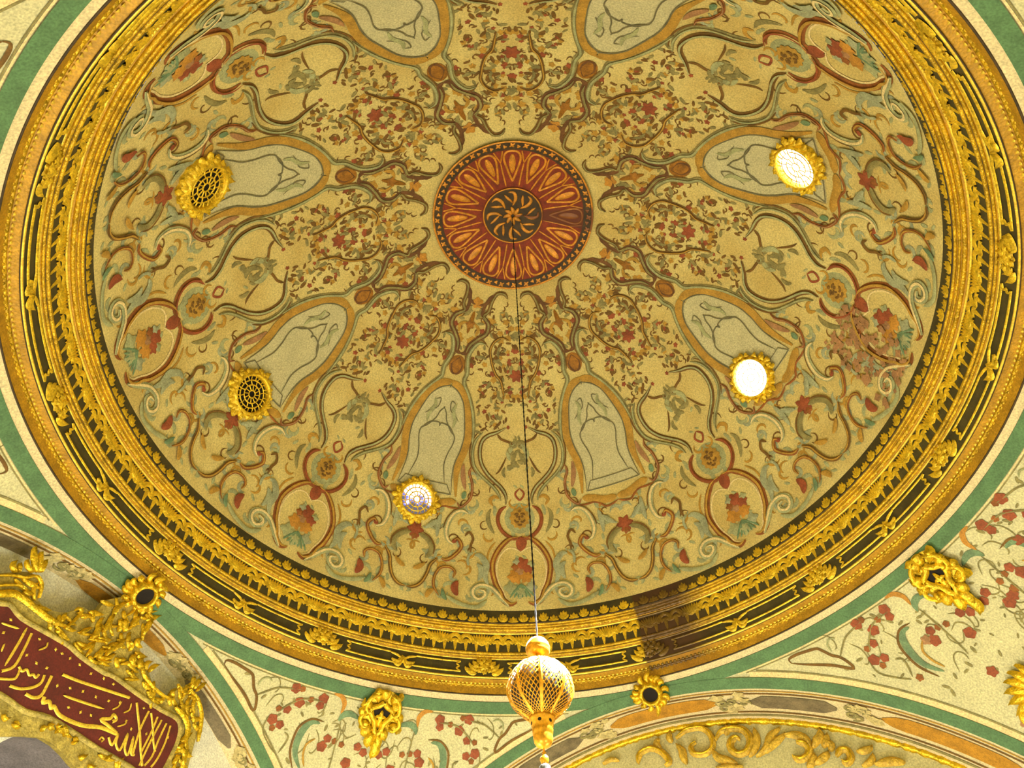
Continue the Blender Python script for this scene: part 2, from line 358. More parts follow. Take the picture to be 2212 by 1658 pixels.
PENDENTIVE_PAINT = '''
triangle_frame|brown|5|s|24.53,1.1565 24.52,1.1472 23.35,1.145 21.99,1.147 20.31,1.1516 19.69,1.1613 19.03,1.1757 18.07,1.1892 17.57,1.2151 19.87,1.1918 22.67,1.1713 24.53,1.1565
scroll_leaf|teal|13|s|8.16,1.2023 9.19,1.2022 9.89,1.2132 10.27,1.2391 9.93,1.2665 8.64,1.2899
scroll_leaf_edge|brown|4|s|7.69,1.197 9.46,1.1976 10.75,1.2164 10.93,1.2414 10.64,1.2664 9.55,1.2927
scroll_leaf_line|ochre|4|s|8.05,1.2314 8.96,1.246 8.85,1.2663 8.22,1.2845
crest_leaf|teal|12|s|5.77,1.1887 5.34,1.1748 4.34,1.1697 2.93,1.1763
flame_leaf|orange|9|s|7.75,1.1372 6.53,1.139 5.73,1.1534 5.8,1.1734
branch|olive|3|s|18.2,1.186 17.2,1.1732 15.8,1.1584 14,1.1519 12.36,1.1466
branch|olive|3|s|14.4,1.2024 13.33,1.1825 11.48,1.1629 8.73,1.159
branch|olive|2.5|s|15.3,1.2157 15.29,1.241 13.69,1.2632 12.4,1.2753
branch|olive|2.5|s|5.47,1.1839 5.23,1.2188 5.04,1.2625 5.01,1.2876
branch|olive|3|s|12.11,1.2725 11.72,1.254 11.68,1.2407 12.4,1.2345
tendril|sage|3|s|18.72,1.1691 18.58,1.1543 17.86,1.1465 17.11,1.1507
'''
PENDENTIVE_FLOWERS = '14.47,1.1961 13.33,1.193 12.08,1.1733 10.66,1.1615 9.11,1.1683 8.98,1.153 14.21,1.2338 13.4,1.2241 14.67,1.2185 12.45,1.146 6.45,1.2262 6.89,1.2428 4.33,1.2316 1.09,1.2384 3.04,1.2632 5.4,1.2284 2.05,1.23 13.4,1.1482'
LETTERS = '''
letter|g|14|a|0.1694,-0.2194 0.166,-0.2608 0.1648,-0.3095
letter|g|14|a|0.1527,-0.2235 0.1473,-0.2618 0.1462,-0.2993 0.165,-0.3207
letter|g|11|a|0.2249,-0.2408 0.2027,-0.2353 0.1842,-0.2302
letter|g|13|a|0.1367,-0.2942 0.1244,-0.2988 0.1167,-0.2909 0.1049,-0.2978 0.0977,-0.2921 0.0888,-0.2949 0.0861,-0.2859
letter|g|12|a|0.1683,-0.3388 0.1335,-0.3223 0.128,-0.312 0.1316,-0.2952
letter|g|14|a|0.1319,-0.3361 0.1058,-0.3299 0.0818,-0.3138 0.0711,-0.297 0.0734,-0.2811
letter|g|16|a|0.0902,-0.333 0.0689,-0.3313 0.0552,-0.3189 0.0556,-0.2927 0.0571,-0.2743
letter|g|20|a|0.0464,-0.3182 0.0429,-0.3294 0.0302,-0.3212 0.0189,-0.3305 0.0139,-0.3243 -0.0065,-0.3329 -0.0395,-0.332 -0.0787,-0.3247 -0.119,-0.3096 -0.1669,-0.3027
letter|g|17|a|-0.1659,-0.3013 -0.1367,-0.2974 -0.109,-0.2951 -0.1316,-0.2823 -0.1346,-0.2711 -0.1487,-0.2761 -0.1397,-0.2863
letter|g|15|a|0.0366,-0.2595 -0.0074,-0.252 -0.0605,-0.2403 -0.1539,-0.2191
letter|g|13|a|0.0086,-0.2952 -0.0411,-0.2856 -0.1036,-0.2723
letter|g|15|a|-0.1791,-0.2189 -0.203,-0.2462 -0.2277,-0.2748 -0.2521,-0.3071 -0.2745,-0.3322
letter|g|14|a|-0.2229,-0.2201 -0.2219,-0.2534 -0.2253,-0.2838 -0.2346,-0.3225
letter|g|13|a|-0.2316,-0.2201 -0.2546,-0.2462 -0.2773,-0.2762 -0.2919,-0.2896
letter|g|13|a|-0.27,-0.2203 -0.2671,-0.2607 -0.2652,-0.3014 -0.2658,-0.3359
letter|g|13|a|-0.2879,-0.2202 -0.2867,-0.2639 -0.289,-0.3027 -0.2789,-0.3304
letter|g|13|a|-0.3026,-0.2195 -0.3091,-0.2619 -0.3065,-0.303 -0.2986,-0.3259
letter|g|13|a|-0.2546,-0.2194 -0.2565,-0.2534 -0.2551,-0.2862 -0.2541,-0.3101
letter|g|14|a|-0.1508,-0.3178 -0.1688,-0.3287 -0.171,-0.3009 -0.1769,-0.3213 -0.1952,-0.3284 -0.1958,-0.2894 -0.2056,-0.3199 -0.2219,-0.3281 -0.2147,-0.2887 -0.2284,-0.3214 -0.2389,-0.3207
letter|g|9|a|-0.1311,-0.3344 -0.133,-0.326 -0.1419,-0.3276 -0.137,-0.3354
letter|g|9|a|0.1181,-0.2453 0.1056,-0.2302 0.1085,-0.2198
letter|g|9|a|-0.1569,-0.2563 -0.1694,-0.2421 -0.1653,-0.2278
letter|g|9|a|-0.1244,-0.2641 -0.1365,-0.2502 -0.1384,-0.2371
letter|g|9|a|-0.1579,-0.2895 -0.1753,-0.2753 -0.1754,-0.2674
letter|g|10|a|0.1888,-0.289 0.1927,-0.2722
'''
DOTS = '0.1292,-0.2238 0.1348,-0.2664 0.1052,-0.2693 0.0775,-0.2658 0.0822,-0.2229 0.0633,-0.2223 0.0394,-0.2212 0.0096,-0.2209 -0.0278,-0.2231 -0.0646,-0.2158 -0.0955,-0.214 0.0329,-0.2847 0.0016,-0.2743 -0.0317,-0.2651 -0.069,-0.2599 -0.1052,-0.2517 -0.1354,-0.2406 -0.0189,-0.31 -0.0524,-0.3051 -0.0808,-0.2989 -0.1754,-0.2674 -0.1982,-0.2765 -0.2056,-0.2203 -0.2451,-0.2668 0.2109,-0.2244 0.2083,-0.2543 -0.3101,-0.2451'
FIELD = '0.3339,-0.2408 0.291,-0.2188 0.2499,-0.2076 0.2293,-0.1993 0.1913,-0.2085 0.1158,-0.2031 0.0591,-0.1997 0.0167,-0.2043 -0.0569,-0.2045 -0.0855,-0.1988 -0.1701,-0.2006 -0.2572,-0.1998 -0.3088,-0.1956 -0.3338,-0.2095 -0.3441,-0.2422 -0.3433,-0.2791 -0.3403,-0.309 -0.327,-0.3502 -0.2403,-0.3479 -0.1372,-0.3505 -0.0751,-0.3486 0.0105,-0.3485 0.0688,-0.3621 0.1359,-0.3594 0.2349,-0.369'
BACKING = '0.3601,-0.2067 0.2888,-0.1558 0.2523,-0.126 0.2216,-0.1126 0.193,-0.1311 0.1808,-0.1553 0.1408,-0.157 0.0989,-0.1358 0.0755,-0.1061 0.0397,-0.103 0.0337,-0.0666 0.0066,-0.0359 -0.0458,-0.0022 -0.1083,-0.0045 -0.1178,-0.0535 -0.1129,-0.1026 -0.1631,-0.1324 -0.2155,-0.1677 -0.263,-0.1685 -0.2724,-0.1333 -0.3197,-0.1063 -0.3669,-0.1423 -0.3942,-0.18 -0.4008,-0.2203 -0.4118,-0.2812 -0.4138,-0.3263 -0.2694,-0.3842 -0.1364,-0.4073 -0.0712,-0.3942 0.0008,-0.3875 0.0868,-0.4248 0.1698,-0.4534'
GILT = '''
rim_scroll|gold|26|a|0.2967,-0.2139 0.262,-0.1914 0.238,-0.1759 0.2081,-0.1732 0.169,-0.1757 0.1257,-0.1762 0.0874,-0.1678
rim_scroll|gold|11|a|0.3023,-0.1727 0.2682,-0.1475 0.2376,-0.1332 0.2193,-0.1166 0.1969,-0.1277 0.1864,-0.1551
rim_scroll|gold|10|a|0.2888,-0.1905 0.2616,-0.1684 0.2393,-0.1558 0.2207,-0.1562
rim_scroll|gold|12|a|0.0947,-0.1784 0.0822,-0.1541 0.0772,-0.1251 0.0873,-0.1182 0.0936,-0.1309
rim_scroll|gold|12|a|-0.1377,-0.1356 -0.1569,-0.1558 -0.1934,-0.1668 -0.2373,-0.1702 -0.2712,-0.1661
acanthus|gold|30|a|0.2236,-0.1107 0.244,-0.0894 0.2629,-0.0668
acanthus|gold|24|a|0.2188,-0.1075 0.2308,-0.0846 0.2438,-0.0667
acanthus|gold|22|a|0.2156,-0.1053 0.2172,-0.0886 0.2233,-0.0749
acanthus|gold|20|a|0.2315,-0.1161 0.2494,-0.1109 0.2611,-0.1014
acanthus|gold|24|a|0.2653,-0.1392 0.2768,-0.1299 0.2812,-0.1178
acanthus|gold|18|a|0.2593,-0.135 0.2626,-0.1244 0.2705,-0.1168
acanthus|gold|22|a|-0.0017,-0.0853 -0.0025,-0.062 -0.0174,-0.034
acanthus|gold|22|a|-0.0526,-0.0259 -0.0603,-0.0018 -0.0791,0.0248
acanthus|gold|22|a|-0.0802,-0.0181 -0.0818,0.0022 -0.0966,0.0263
acanthus|gold|24|a|0.0035,-0.1329 -0.0032,-0.1113 0.0005,-0.0821
acanthus|gold|30|a|-0.0587,-0.078 -0.0666,-0.0641 -0.066,-0.0458
acanthus|gold|26|a|-0.1008,-0.0804 -0.1068,-0.0538 -0.1043,-0.0318
acanthus|gold|24|a|-0.0512,-0.1006 -0.0465,-0.0853 -0.0337,-0.0748
acanthus|gold|20|a|-0.0352,-0.11 -0.0345,-0.0925 -0.0218,-0.0821
acanthus|gold|26|a|0.0213,-0.1605 0.0127,-0.1427 0.0181,-0.1197
acanthus|gold|24|a|-0.0492,-0.1544 -0.0583,-0.1275 -0.0599,-0.1133
acanthus|gold|22|a|-0.036,-0.1746 -0.0449,-0.1482 -0.0482,-0.1289
acanthus|gold|18|a|0.0249,-0.192 0.0144,-0.1777 0.0133,-0.1644
acanthus|gold|18|a|-0.0211,-0.1913 -0.0224,-0.178 -0.0178,-0.1636
acanthus|gold|20|a|-0.0893,-0.1318 -0.0889,-0.1144 -0.0764,-0.1127
acanthus|gold|24|a|-0.1231,-0.1567 -0.1082,-0.1431 -0.1143,-0.1266
acanthus|gold|22|a|-0.142,-0.1508 -0.1313,-0.1391 -0.1312,-0.126
acanthus|gold|22|a|-0.1569,-0.1471 -0.1527,-0.1318 -0.1613,-0.1182
acanthus|gold|22|a|-0.1677,-0.1456 -0.1743,-0.1289 -0.1854,-0.1139
acanthus|gold|18|a|0.0531,-0.1665 0.0429,-0.1519 0.0325,-0.137
acanthus|gold|20|a|-0.114,-0.1089 -0.097,-0.1008 -0.1052,-0.0869
acanthus|gold|18|a|0.0018,-0.1957 -0.0119,-0.2005 -0.0291,-0.1952
rim_scroll|gold|24|a|-0.2879,-0.1777 -0.3235,-0.1798 -0.3527,-0.196 -0.3624,-0.2213 -0.3469,-0.2408
rim_scroll|gold|13|a|-0.3074,-0.1195 -0.3437,-0.1258 -0.3755,-0.1503 -0.3919,-0.182 -0.4007,-0.2166
rim_scroll|gold|22|a|-0.3459,-0.2536 -0.3781,-0.2558 -0.3847,-0.2855
acanthus|gold|20|a|-0.3087,-0.1165 -0.3098,-0.0978 -0.3022,-0.0857
acanthus|gold|20|a|-0.3195,-0.1132 -0.3243,-0.0948 -0.3241,-0.0787
acanthus|gold|18|a|-0.3302,-0.1146 -0.3411,-0.0953 -0.3446,-0.0795
acanthus|gold|16|a|-0.2693,-0.1632 -0.2608,-0.15 -0.2705,-0.1362
acanthus|gold|20|a|-0.3494,-0.2684 -0.3575,-0.2526 -0.3561,-0.2408
acanthus|gold|18|a|-0.3541,-0.2945 -0.3602,-0.2759 -0.3609,-0.2674
acanthus|gold|18|a|-0.0195,-0.3706 -0.0222,-0.3548 -0.0132,-0.3554
acanthus|gold|22|a|-0.0411,-0.3679 -0.0424,-0.3564 -0.0274,-0.3488
acanthus|gold|18|a|0.0823,-0.3968 0.0657,-0.3959 0.0798,-0.3886
acanthus|gold|20|a|-0.101,-0.3844 -0.1105,-0.3839 -0.1141,-0.3751
acanthus|gold|18|a|-0.067,-0.3706 -0.076,-0.3629 -0.0665,-0.3563
acanthus|gold|18|a|-0.0086,-0.3684 0.0007,-0.362 -0.0043,-0.356
acanthus|gold|16|a|-0.1666,-0.3633 -0.1726,-0.357 -0.1726,-0.3496
acanthus|gold|16|a|-0.1334,-0.3884 -0.1411,-0.3923 -0.1508,-0.3846
acanthus|gold|16|a|0.1126,-0.3904 0.1007,-0.3951 0.0963,-0.3895
acanthus|gold|16|a|0.0135,-0.3822 0.0126,-0.3711 0.0047,-0.3692
'''
ROCAILLE = '''
spiral|gilt|22|a|-0.1282,1.1908 -0.148,1.215 -0.1826,1.219 -0.218,1.2054 -0.2291,1.1748 -0.213,1.145 -0.1845,1.14 -0.1678,1.16 -0.1731,1.1812 -0.1915,1.1885 -0.2018,1.1751
spiral|gilt|18|a|-0.0129,1.2212 -0.0517,1.2419 -0.0967,1.2379 -0.1187,1.2099 -0.1165,1.1764 -0.0904,1.1596 -0.0584,1.1662 -0.0522,1.19 -0.0707,1.1974
spiral|gilt|20|a|0.1175,1.1688 0.1066,1.2005 0.0701,1.2101 0.0386,1.1921 0.0217,1.1605 0.0356,1.1467
leaf|gilt|24|a|-0.2125,1.1233 -0.2348,1.1459 -0.2486,1.1762 -0.2481,1.2045
leaf|gilt|20|a|-0.1613,1.2007 -0.1706,1.2158 -0.1687,1.2307
leaf|gilt|26|a|-0.2328,1.1192 -0.2718,1.1436 -0.2909,1.1726 -0.3224,1.1882
leaf|gilt|24|a|-0.2559,1.1252 -0.2949,1.1496 -0.3328,1.1691
leaf|gilt|20|a|0.0003,1.2125 0.0082,1.2316 -0.0007,1.2472
leaf|gilt|20|a|0.0376,1.1975 0.0504,1.2232 0.0371,1.232
leaf|gilt|26|a|-0.1766,1.1092 -0.1535,1.1247 -0.1248,1.1414 -0.114,1.1658
leaf|gilt|24|a|-0.0302,1.1389 -0.0238,1.1623 -0.0228,1.1849 -0.0097,1.2047
leaf|gilt|26|a|-0.3262,1.165 -0.357,1.1611 -0.3826,1.1418 -0.3891,1.1134
leaf|gilt|22|a|-0.1122,1.1115 -0.1496,1.1093 -0.1899,1.0985
leaf|gilt|16|a|0.2256,1.1907 0.2003,1.2027 0.1724,1.1913
spiral|gilt|22|a|-0.3542,1.137 -0.3739,1.1328 -0.3837,1.1146 -0.3724,1.0957 -0.3498,1.0898 -0.3326,1.1013
spiral|gilt|20|a|-0.4472,1.075 -0.4635,1.0925 -0.4823,1.0886 -0.4847,1.0672 -0.4702,1.0548 -0.4579,1.0624
leaf|gilt|26|a|-0.3934,1.1125 -0.4097,1.1306 -0.4245,1.1437 -0.428,1.1621
leaf|gilt|22|a|-0.4223,1.1064 -0.4339,1.1254 -0.4456,1.1446
leaf|gilt|22|a|-0.4381,1.0926 -0.4449,1.1123 -0.4291,1.1264
leaf|gilt|24|a|-0.3836,1.0672 -0.414,1.0818 -0.4333,1.0936
leaf|gilt|20|a|-0.5037,1.0378 -0.5319,1.0473 -0.5437,1.0653
leaf|gilt|22|a|-0.5039,1.0788 -0.5289,1.0788 -0.5511,1.0846
leaf|gilt|26|a|-0.5374,1.0361 -0.5817,1.0371 -0.6156,1.0252
leaf|gilt|24|a|-0.3613,1.0614 -0.382,1.0779 -0.3933,1.0966
'''
PXW = 0.00525      # stroke unit used in the tables below -> metres

# ================================================================== SETTING
ARCH_AZ = [-20.4, 65.0, 159.6, -115.0]
# floor
hs = 1.34 * S
mesh_obj('floor', [(-2 * hs, -2 * hs, 0), (2 * hs, -2 * hs, 0), (2 * hs, 2 * hs, 0), (-2 * hs, 2 * hs, 0)], [(0, 1, 2, 3)], 'floor_mat')['kind'] = 'structure'

# dome
def build_dome():
    V = []; Fc = []; seg, rows = 192, 60
    for j in range(rows + 1):
        for i in range(seg):
            V.append(dome(360 * i / seg, 0.5 + 80.2 * j / rows)[0])
    for j in range(rows):
        for i in range(seg):
            k = (i + 1) % seg; Fc.append((j * seg + i, (j + 1) * seg + i, (j + 1) * seg + k, j * seg + k))
    Fc.append(tuple(range(seg)))
    o = mesh_obj('ceiling', V, Fc, 'dome_plaster')
    return tag(o, 'cream painted dome covered with rococo scrollwork and painted niches', kind='structure')
ceiling = build_dome()

# tympanum walls under the four arches
from mathutils.geometry import tessellate_polygon
def poly_faces(loops):
    tris = tessellate_polygon([[Vector((x, y, 0)) for x, y in l] for l in loops]); return [tuple(t) for t in tris]
WALL_D = [1.288, 1.213, 1.288, 1.288]
WALL_NAMES = ['wall_north', 'wall_west', 'wall_south', 'wall_east']
walls = []
for i, az in enumerate(ARCH_AZ):
    sf = plane_surf(az, WALL_D[i]); zb = -EZ / S
    rect = [(-1.32, zb), (1.32, zb), (1.32, 1.36), (-1.32, 1.36)]
    loops = [rect]
    if i == 1:
        hole = [(-0.04 + 0.135 * math.cos(math.pi * k / 24), 0.79 + 0.135 * math.sin(math.pi * k / 24)) for k in range(25)] + [(-0.175, 0.45), (0.095, 0.45)]
        loops.append(hole)
    pts = [p for l in loops for p in l]
    o = mesh_obj(WALL_NAMES[i], [sf(x, y)[0] for x, y in pts], poly_faces(loops), 'wall_grey' if i == 1 else 'wall_plaster', smooth=False)
    o['kind'] = 'structure'; walls.append(o)
    if i == 1:
        n = len(hole); V = [sf(x, y)[0] for x, y in hole] + [sf(x, y, -1.0)[0] for x, y in hole]
        Fc = [(k, (k + 1) % n, n + (k + 1) % n, n + k) for k in range(n)] + [tuple(range(n, 2 * n))]
        mesh_obj('recess', V, Fc, 'recess_grey', o, smooth=False)
# pendentives
def near_arch(az):
    return min(abs((az - a + 180) % 360 - 180) for a in ARCH_AZ)
order = [(-20.4, 65.0), (65.0, 159.6), (159.6, 245.0), (-115.0, -20.4)]
PEND_C = [22.28, 112.3, 202.3, -66.5]
pend_objs = []
for i, (a, b) in enumerate(order):
    V = []; Fc = []; nc, nr = 40, 16
    for c in range(nc + 1):
        z = a + (b - a) * c / nc; rm = min(RHO * 0.9995, PA / max(0.2, math.cos(math.radians(near_arch(z)))))
        for r in range(nr + 1): V.append(pend(z, 1.10 + (rm - 1.10) * r / nr)[0])
    for c in range(nc):
        for r in range(nr):
            k = c * (nr + 1) + r; Fc.append((k, k + 1, k + nr + 2, k + nr + 1))
    o = mesh_obj('wall_pendentive_%d' % (i + 1), V, Fc, 'pendentive_plaster'); o['kind'] = 'structure'; pend_objs.append(o)

# cornice
PROF = [(1.0035, 1.5720), (1.0023, 1.5166), (1.0345, 1.4992), (1.0396, 1.4334), (1.0537, 1.4212), (1.0575, 1.3608), (1.0836, 1.3516), (1.0898, 1.321)]
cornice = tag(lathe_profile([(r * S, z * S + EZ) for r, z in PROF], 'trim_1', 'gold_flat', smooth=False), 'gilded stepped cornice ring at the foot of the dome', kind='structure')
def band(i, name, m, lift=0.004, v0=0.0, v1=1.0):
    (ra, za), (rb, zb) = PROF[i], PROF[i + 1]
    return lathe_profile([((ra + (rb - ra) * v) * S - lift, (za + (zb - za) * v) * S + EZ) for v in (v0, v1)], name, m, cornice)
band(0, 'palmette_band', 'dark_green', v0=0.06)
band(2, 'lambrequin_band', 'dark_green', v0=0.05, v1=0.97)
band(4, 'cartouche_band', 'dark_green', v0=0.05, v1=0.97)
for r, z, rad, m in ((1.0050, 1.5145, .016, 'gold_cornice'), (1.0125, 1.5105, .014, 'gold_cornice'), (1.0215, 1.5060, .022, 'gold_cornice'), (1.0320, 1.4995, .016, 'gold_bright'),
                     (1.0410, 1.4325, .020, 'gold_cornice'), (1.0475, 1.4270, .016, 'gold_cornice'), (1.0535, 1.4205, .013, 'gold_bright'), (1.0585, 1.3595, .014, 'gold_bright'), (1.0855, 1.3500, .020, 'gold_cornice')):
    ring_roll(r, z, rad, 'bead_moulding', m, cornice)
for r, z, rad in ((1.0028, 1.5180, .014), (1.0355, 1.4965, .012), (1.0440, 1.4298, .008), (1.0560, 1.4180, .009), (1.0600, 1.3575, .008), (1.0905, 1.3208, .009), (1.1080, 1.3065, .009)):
    ring_roll(r, z, rad, 'shadow_fillet', 'rosette_dark', cornice)  # dark rings in the joints; their colour stands for the shadow lines
def bead_ring(name, r, z, rad, step, m, asp=1.0):
    mb = MB(); n = int(2 * math.pi * r * S / step)
    for i in range(n):
        A = 2 * math.pi * i / n; c = Vector((r * S * math.cos(A), r * S * math.sin(A), z * S + EZ)); t = Vector((-math.sin(A), math.cos(A), 0)); e = Vector((math.cos(A), math.sin(A), 0))
        V = [c - e * rad - Vector((0, 0, rad * .4))] + [c + t * rad * math.cos(k * math.pi / 3) * asp + Vector((0, 0, 1)) * rad * math.sin(k * math.pi / 3) for k in range(6)]
        mb.add(V, [(0, 1 + k, 1 + (k + 1) % 6) for k in range(6)])
    o = mb.obj(name, m, cornice); o['kind'] = 'stuff'; return o
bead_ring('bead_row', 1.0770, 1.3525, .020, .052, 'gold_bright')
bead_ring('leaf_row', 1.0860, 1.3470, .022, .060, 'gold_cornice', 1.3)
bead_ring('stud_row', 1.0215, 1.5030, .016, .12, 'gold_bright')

# plaster ring and green ring
lathe_profile([(1.0895 * S, 1.3215 * S + EZ), (1.0990 * S, 1.3150 * S + EZ), (1.1085 * S, 1.3055 * S + EZ)], 'trim_2', 'plaster_band')['kind'] = 'structure'
def pend_ring(r0, r1, off, name, m, parent=None):
    V = []; Fc = []; seg = 360; rr = [r0, (r0 + r1) / 2, r1]
    for r in rr:
        for i in range(seg): V.append(pend(i, r, off)[0])
    for j in range(2):
        for i in range(seg):
            k = (i + 1) % seg; Fc.append((j * seg + i, j * seg + k, (j + 1) * seg + k, (j + 1) * seg + i))
    return mesh_obj(name, V, Fc, m, parent)
green = pend_ring(1.1075, 1.1335, 0.015, 'trim_3', 'green_band'); tag(green, 'green painted ring below the gilded cornice', kind='structure')

# lines of the pendentives beside ring and arches
def arch_strip(az, d0, d1, off, name, m, parent, rmin=1.108, sgn=(-1, 1)):
    """band on the pendentive sphere that follows the arch edge"""
    n, s = arch_frame(az); mb = MB(); V = []; Fc = []; N = 160; keep = []
    cz = Vector((0, 0, PZ * S + EZ)); nrm = []
    for i in range(N + 1):
        th = math.radians(-75 + 150 * i / N); row = []
        for d in (d0, d1):
            R = math.sqrt(RHO * RHO - d * d); p = n * d + s * (R * math.sin(th)) + Vector((0, 0, R * math.cos(th)))
            V.append(cz + p.normalized() * (RHO * S - off)); row.append(math.hypot(p.x, p.y) >= rmin)
        keep.append(all(row))
    for i in range(N):
        if keep[i] and keep[i + 1]: Fc.append((2 * i, 2 * i + 1, 2 * i + 3, 2 * i + 2))
    return mesh_obj(name, V, Fc, m, parent)
def clipped_ring(po, a, b, r0, r1, off, name, m):
    V = []; Fc = []; N = 80
    zz = [a + (b - a) * i / N for i in range(N + 1)]
    ok = [PA / math.cos(math.radians(near_arch(z))) > r1 + 0.03 for z in zz]
    for z in zz: V += [pend(z, r0, off)[0], pend(z, r1, off)[0]]
    for i in range(N):
        if ok[i] and ok[i + 1]: Fc.append((2 * i, 2 * i + 1, 2 * i + 3, 2 * i + 2))
    return mesh_obj(name, V, Fc, m, po)
for i, (a, b) in enumerate(order):
    clipped_ring(pend_objs[i], a, b, 1.1345, 1.1375, 0.008, 'ring_line', 'cream')
    clipped_ring(pend_objs[i], a, b, 1.1385, 1.1405, 0.008, 'ring_line', 'olive')
# arches: soffit and painted bands
def soffit_surf(az):
    n, t = arch_frame(az)
    def f(th, s, off=0.0):
        d = PA + .15 * s; r = PRA - .071 * s; z0 = PZ + .049 * s; T = math.radians(th)
        rad = t * math.sin(T) + Vector((0, 0, math.cos(T)))
        return n * d * S + rad * (r * S - off) + Vector((0, 0, z0 * S + EZ)), -rad
    return f
def soffit_patch(sf, th0, th1, s0, s1, off, name, m, parent, taper=0.0):
    V = []; Fc = []; N = max(2, int(abs(th1 - th0) / 1.5))
    for i in range(N + 1):
        u = i / N; k = 1.0
        if taper: k = min(1.0, u / taper * .8 + .2, (1 - u) / taper * .8 + .2)
        sm = (s0 + s1) / 2; hw = (s1 - s0) / 2 * k
        for s in (sm - hw, sm, sm + hw): V.append(sf(th0 + (th1 - th0) * u, s, off)[0])
    for i in range(N):
        for j in range(2):
            k = 3 * i + j; Fc.append((k, k + 1, k + 4, k + 3))
    return mesh_obj(name, V, Fc, m, parent)
def scroll_motif(sf, th, parent, smax):
    """pale painted scrollwork between two coloured panels"""
    rnd = random.Random(int(th * 10) + 500); mb = MB(); mb2 = MB()
    w = 2.6
    for k in range(5):
        a = th + rnd.uniform(-w * .7, w * .7); s = rnd.uniform(.2, smax * .6)
        pts = [(a + 0.9 * (1 - j / 9) * math.cos(j * .8 + k), s + 0.09 * (1 - j / 9) * math.sin(j * .8 + k)) for j in range(9)]
        ribbon(mb, sf, pts, .035, .02, .012, 'band', 3)
    for k in range(10):
        blob(mb2, sf, th + rnd.uniform(-w, w), rnd.uniform(.14, smax * .68), rnd.uniform(.04, .09), .012, .02, 5, .25, 14)
    o = mb2.obj('painted_scroll', 'scroll_paint', parent); mb.obj('scroll_line', 'olive', o)
arches = []
for i, az in enumerate(ARCH_AZ):
    sf = soffit_surf(az); smax = 0.5 if i == 1 else 1.0; c0 = -3.3 if i == 1 else 0.0
    root = soffit_patch(sf, -88, 88, 0, smax, 0, 'trim_%d' % (i + 4), 'plaster_band', None)
    tag(root, ['cream arch with orange and grey panels over gilded scrollwork', 'cream arch with coloured panels above the calligraphy panel', 'arch behind the viewer', 'arch on the east side'][i], kind='structure')
    arches.append(root)
    arch_strip(az, PA - .024, PA, 0.02, 'green_edge', 'green_band', root, rmin=1.10)
    for sg in (0,):
        arch_strip(az, PA - .036, PA - .024, 0.010, 'cream_edge', 'cream', root, rmin=1.139)
        arch_strip(az, PA - .0395, PA - .036, 0.012, 'brown_line', 'olive', root, rmin=1.141)
    for s, m, wd in ((.075, 'ochre', .014), (.15, 'brown', .018)) + (((.70, 'brown', .02), (.80, 'olive', .03)) if smax == 1 else ()):
        soffit_patch(sf, -60, 60, s - wd, s + wd, .01, 'painted_line', m, root)
    hi = .58 if smax == 1 else .47
    for t0, t1, m in ((-8, 8, 'panel_orange'), (-24, -12.5, 'panel_grey'), (12.5, 24, 'panel_grey'), (-46, -29.5, 'panel_orange'), (29.5, 46, 'panel_orange'), (-64, -50, 'panel_grey'), (50, 64, 'panel_grey')):
        soffit_patch(sf, c0 + t0, c0 + t1, .22, hi, .012, 'coloured_panel', m, root, taper=0.12)
    for t in (-10.2, 10.2, -26.7, 26.7):
        scroll_motif(sf, c0 + t, root, smax)
    if smax == 1:
        mb = MB(); pr = []
        for k in range(241):
            th = -60 + 120 * k / 240
            p, nn = sf(th, 1.0, 0.0); n, t = arch_frame(az)
            rr = .030 + .016 * abs(math.sin(k * 0.8)) + .006 * math.sin(k * 2.7)
            for j in range(6):
                a = 2 * math.pi * j / 6; pr.append(p + nn * (rr * math.cos(a) + .01) - n * (rr * math.sin(a) + .01))
        mb.add(pr, [(6 * k + j, 6 * k + (j + 1) % 6, 6 * (k + 1) + (j + 1) % 6, 6 * (k + 1) + j) for k in range(240) for j in range(6)])
        mb.obj('gilded_rope', 'gold', root)

# ================================================================== PAINT ON THE DOME (one sector, then seven copies)
sector = []; heads = {}
GROUPS = ('cartouche', 'mask', 'ribbon_knot', 'loop', 'bouquet', 'heart', 'arch_band', 'inner_curl', 'upper_cartouche', 'side_curl', 'fleur', 'pear', 'niche', 'swirl', 's_scroll', 'c_scroll', 'leaf_arc', 'blade_leaf', 'shield', 'lower_leaf', 'arch_scroll', 'foot_leaf')
def grp(n):
    for g in GROUPS:
        if n.startswith(g): return g
    return n
def attach(g, side, name, mb, m):
    key = (g, side)
    if key in heads: return mb.obj(name, m, heads[key])
    o = mb.obj(name, m, ceiling); heads[key] = o; sector.append(o); return o
mir0 = lambda P: [(-x, y) for x, y in P]
mirN = lambda P: [(-45 - x, y) for x, y in P]
strokes = parse(DOME_PAINT)
# niche: the grey field first
nl = [s for s in strokes if s[0] == 'niche_line'][0][4]
nl = sorted([(max(-22.5, x), y) for x, y in crom(nl, 4)], key=lambda q: q[1])
mb = MB(); V = []; Fc = []
rows = [(x, y) for x, y in nl]
for x, y in rows:
    for k in range(9): V.append(dome(x + (-45 - 2 * x) * k / 8, y, 0.004)[0])
for j in range(len(rows) - 1):
    for k in range(8):
        a = j * 9 + k; Fc.append((a, a + 1, a + 10, a + 9))
mb.add(V, Fc); attach('niche', 0, 'painted_niche', mb, 'niche_grey')
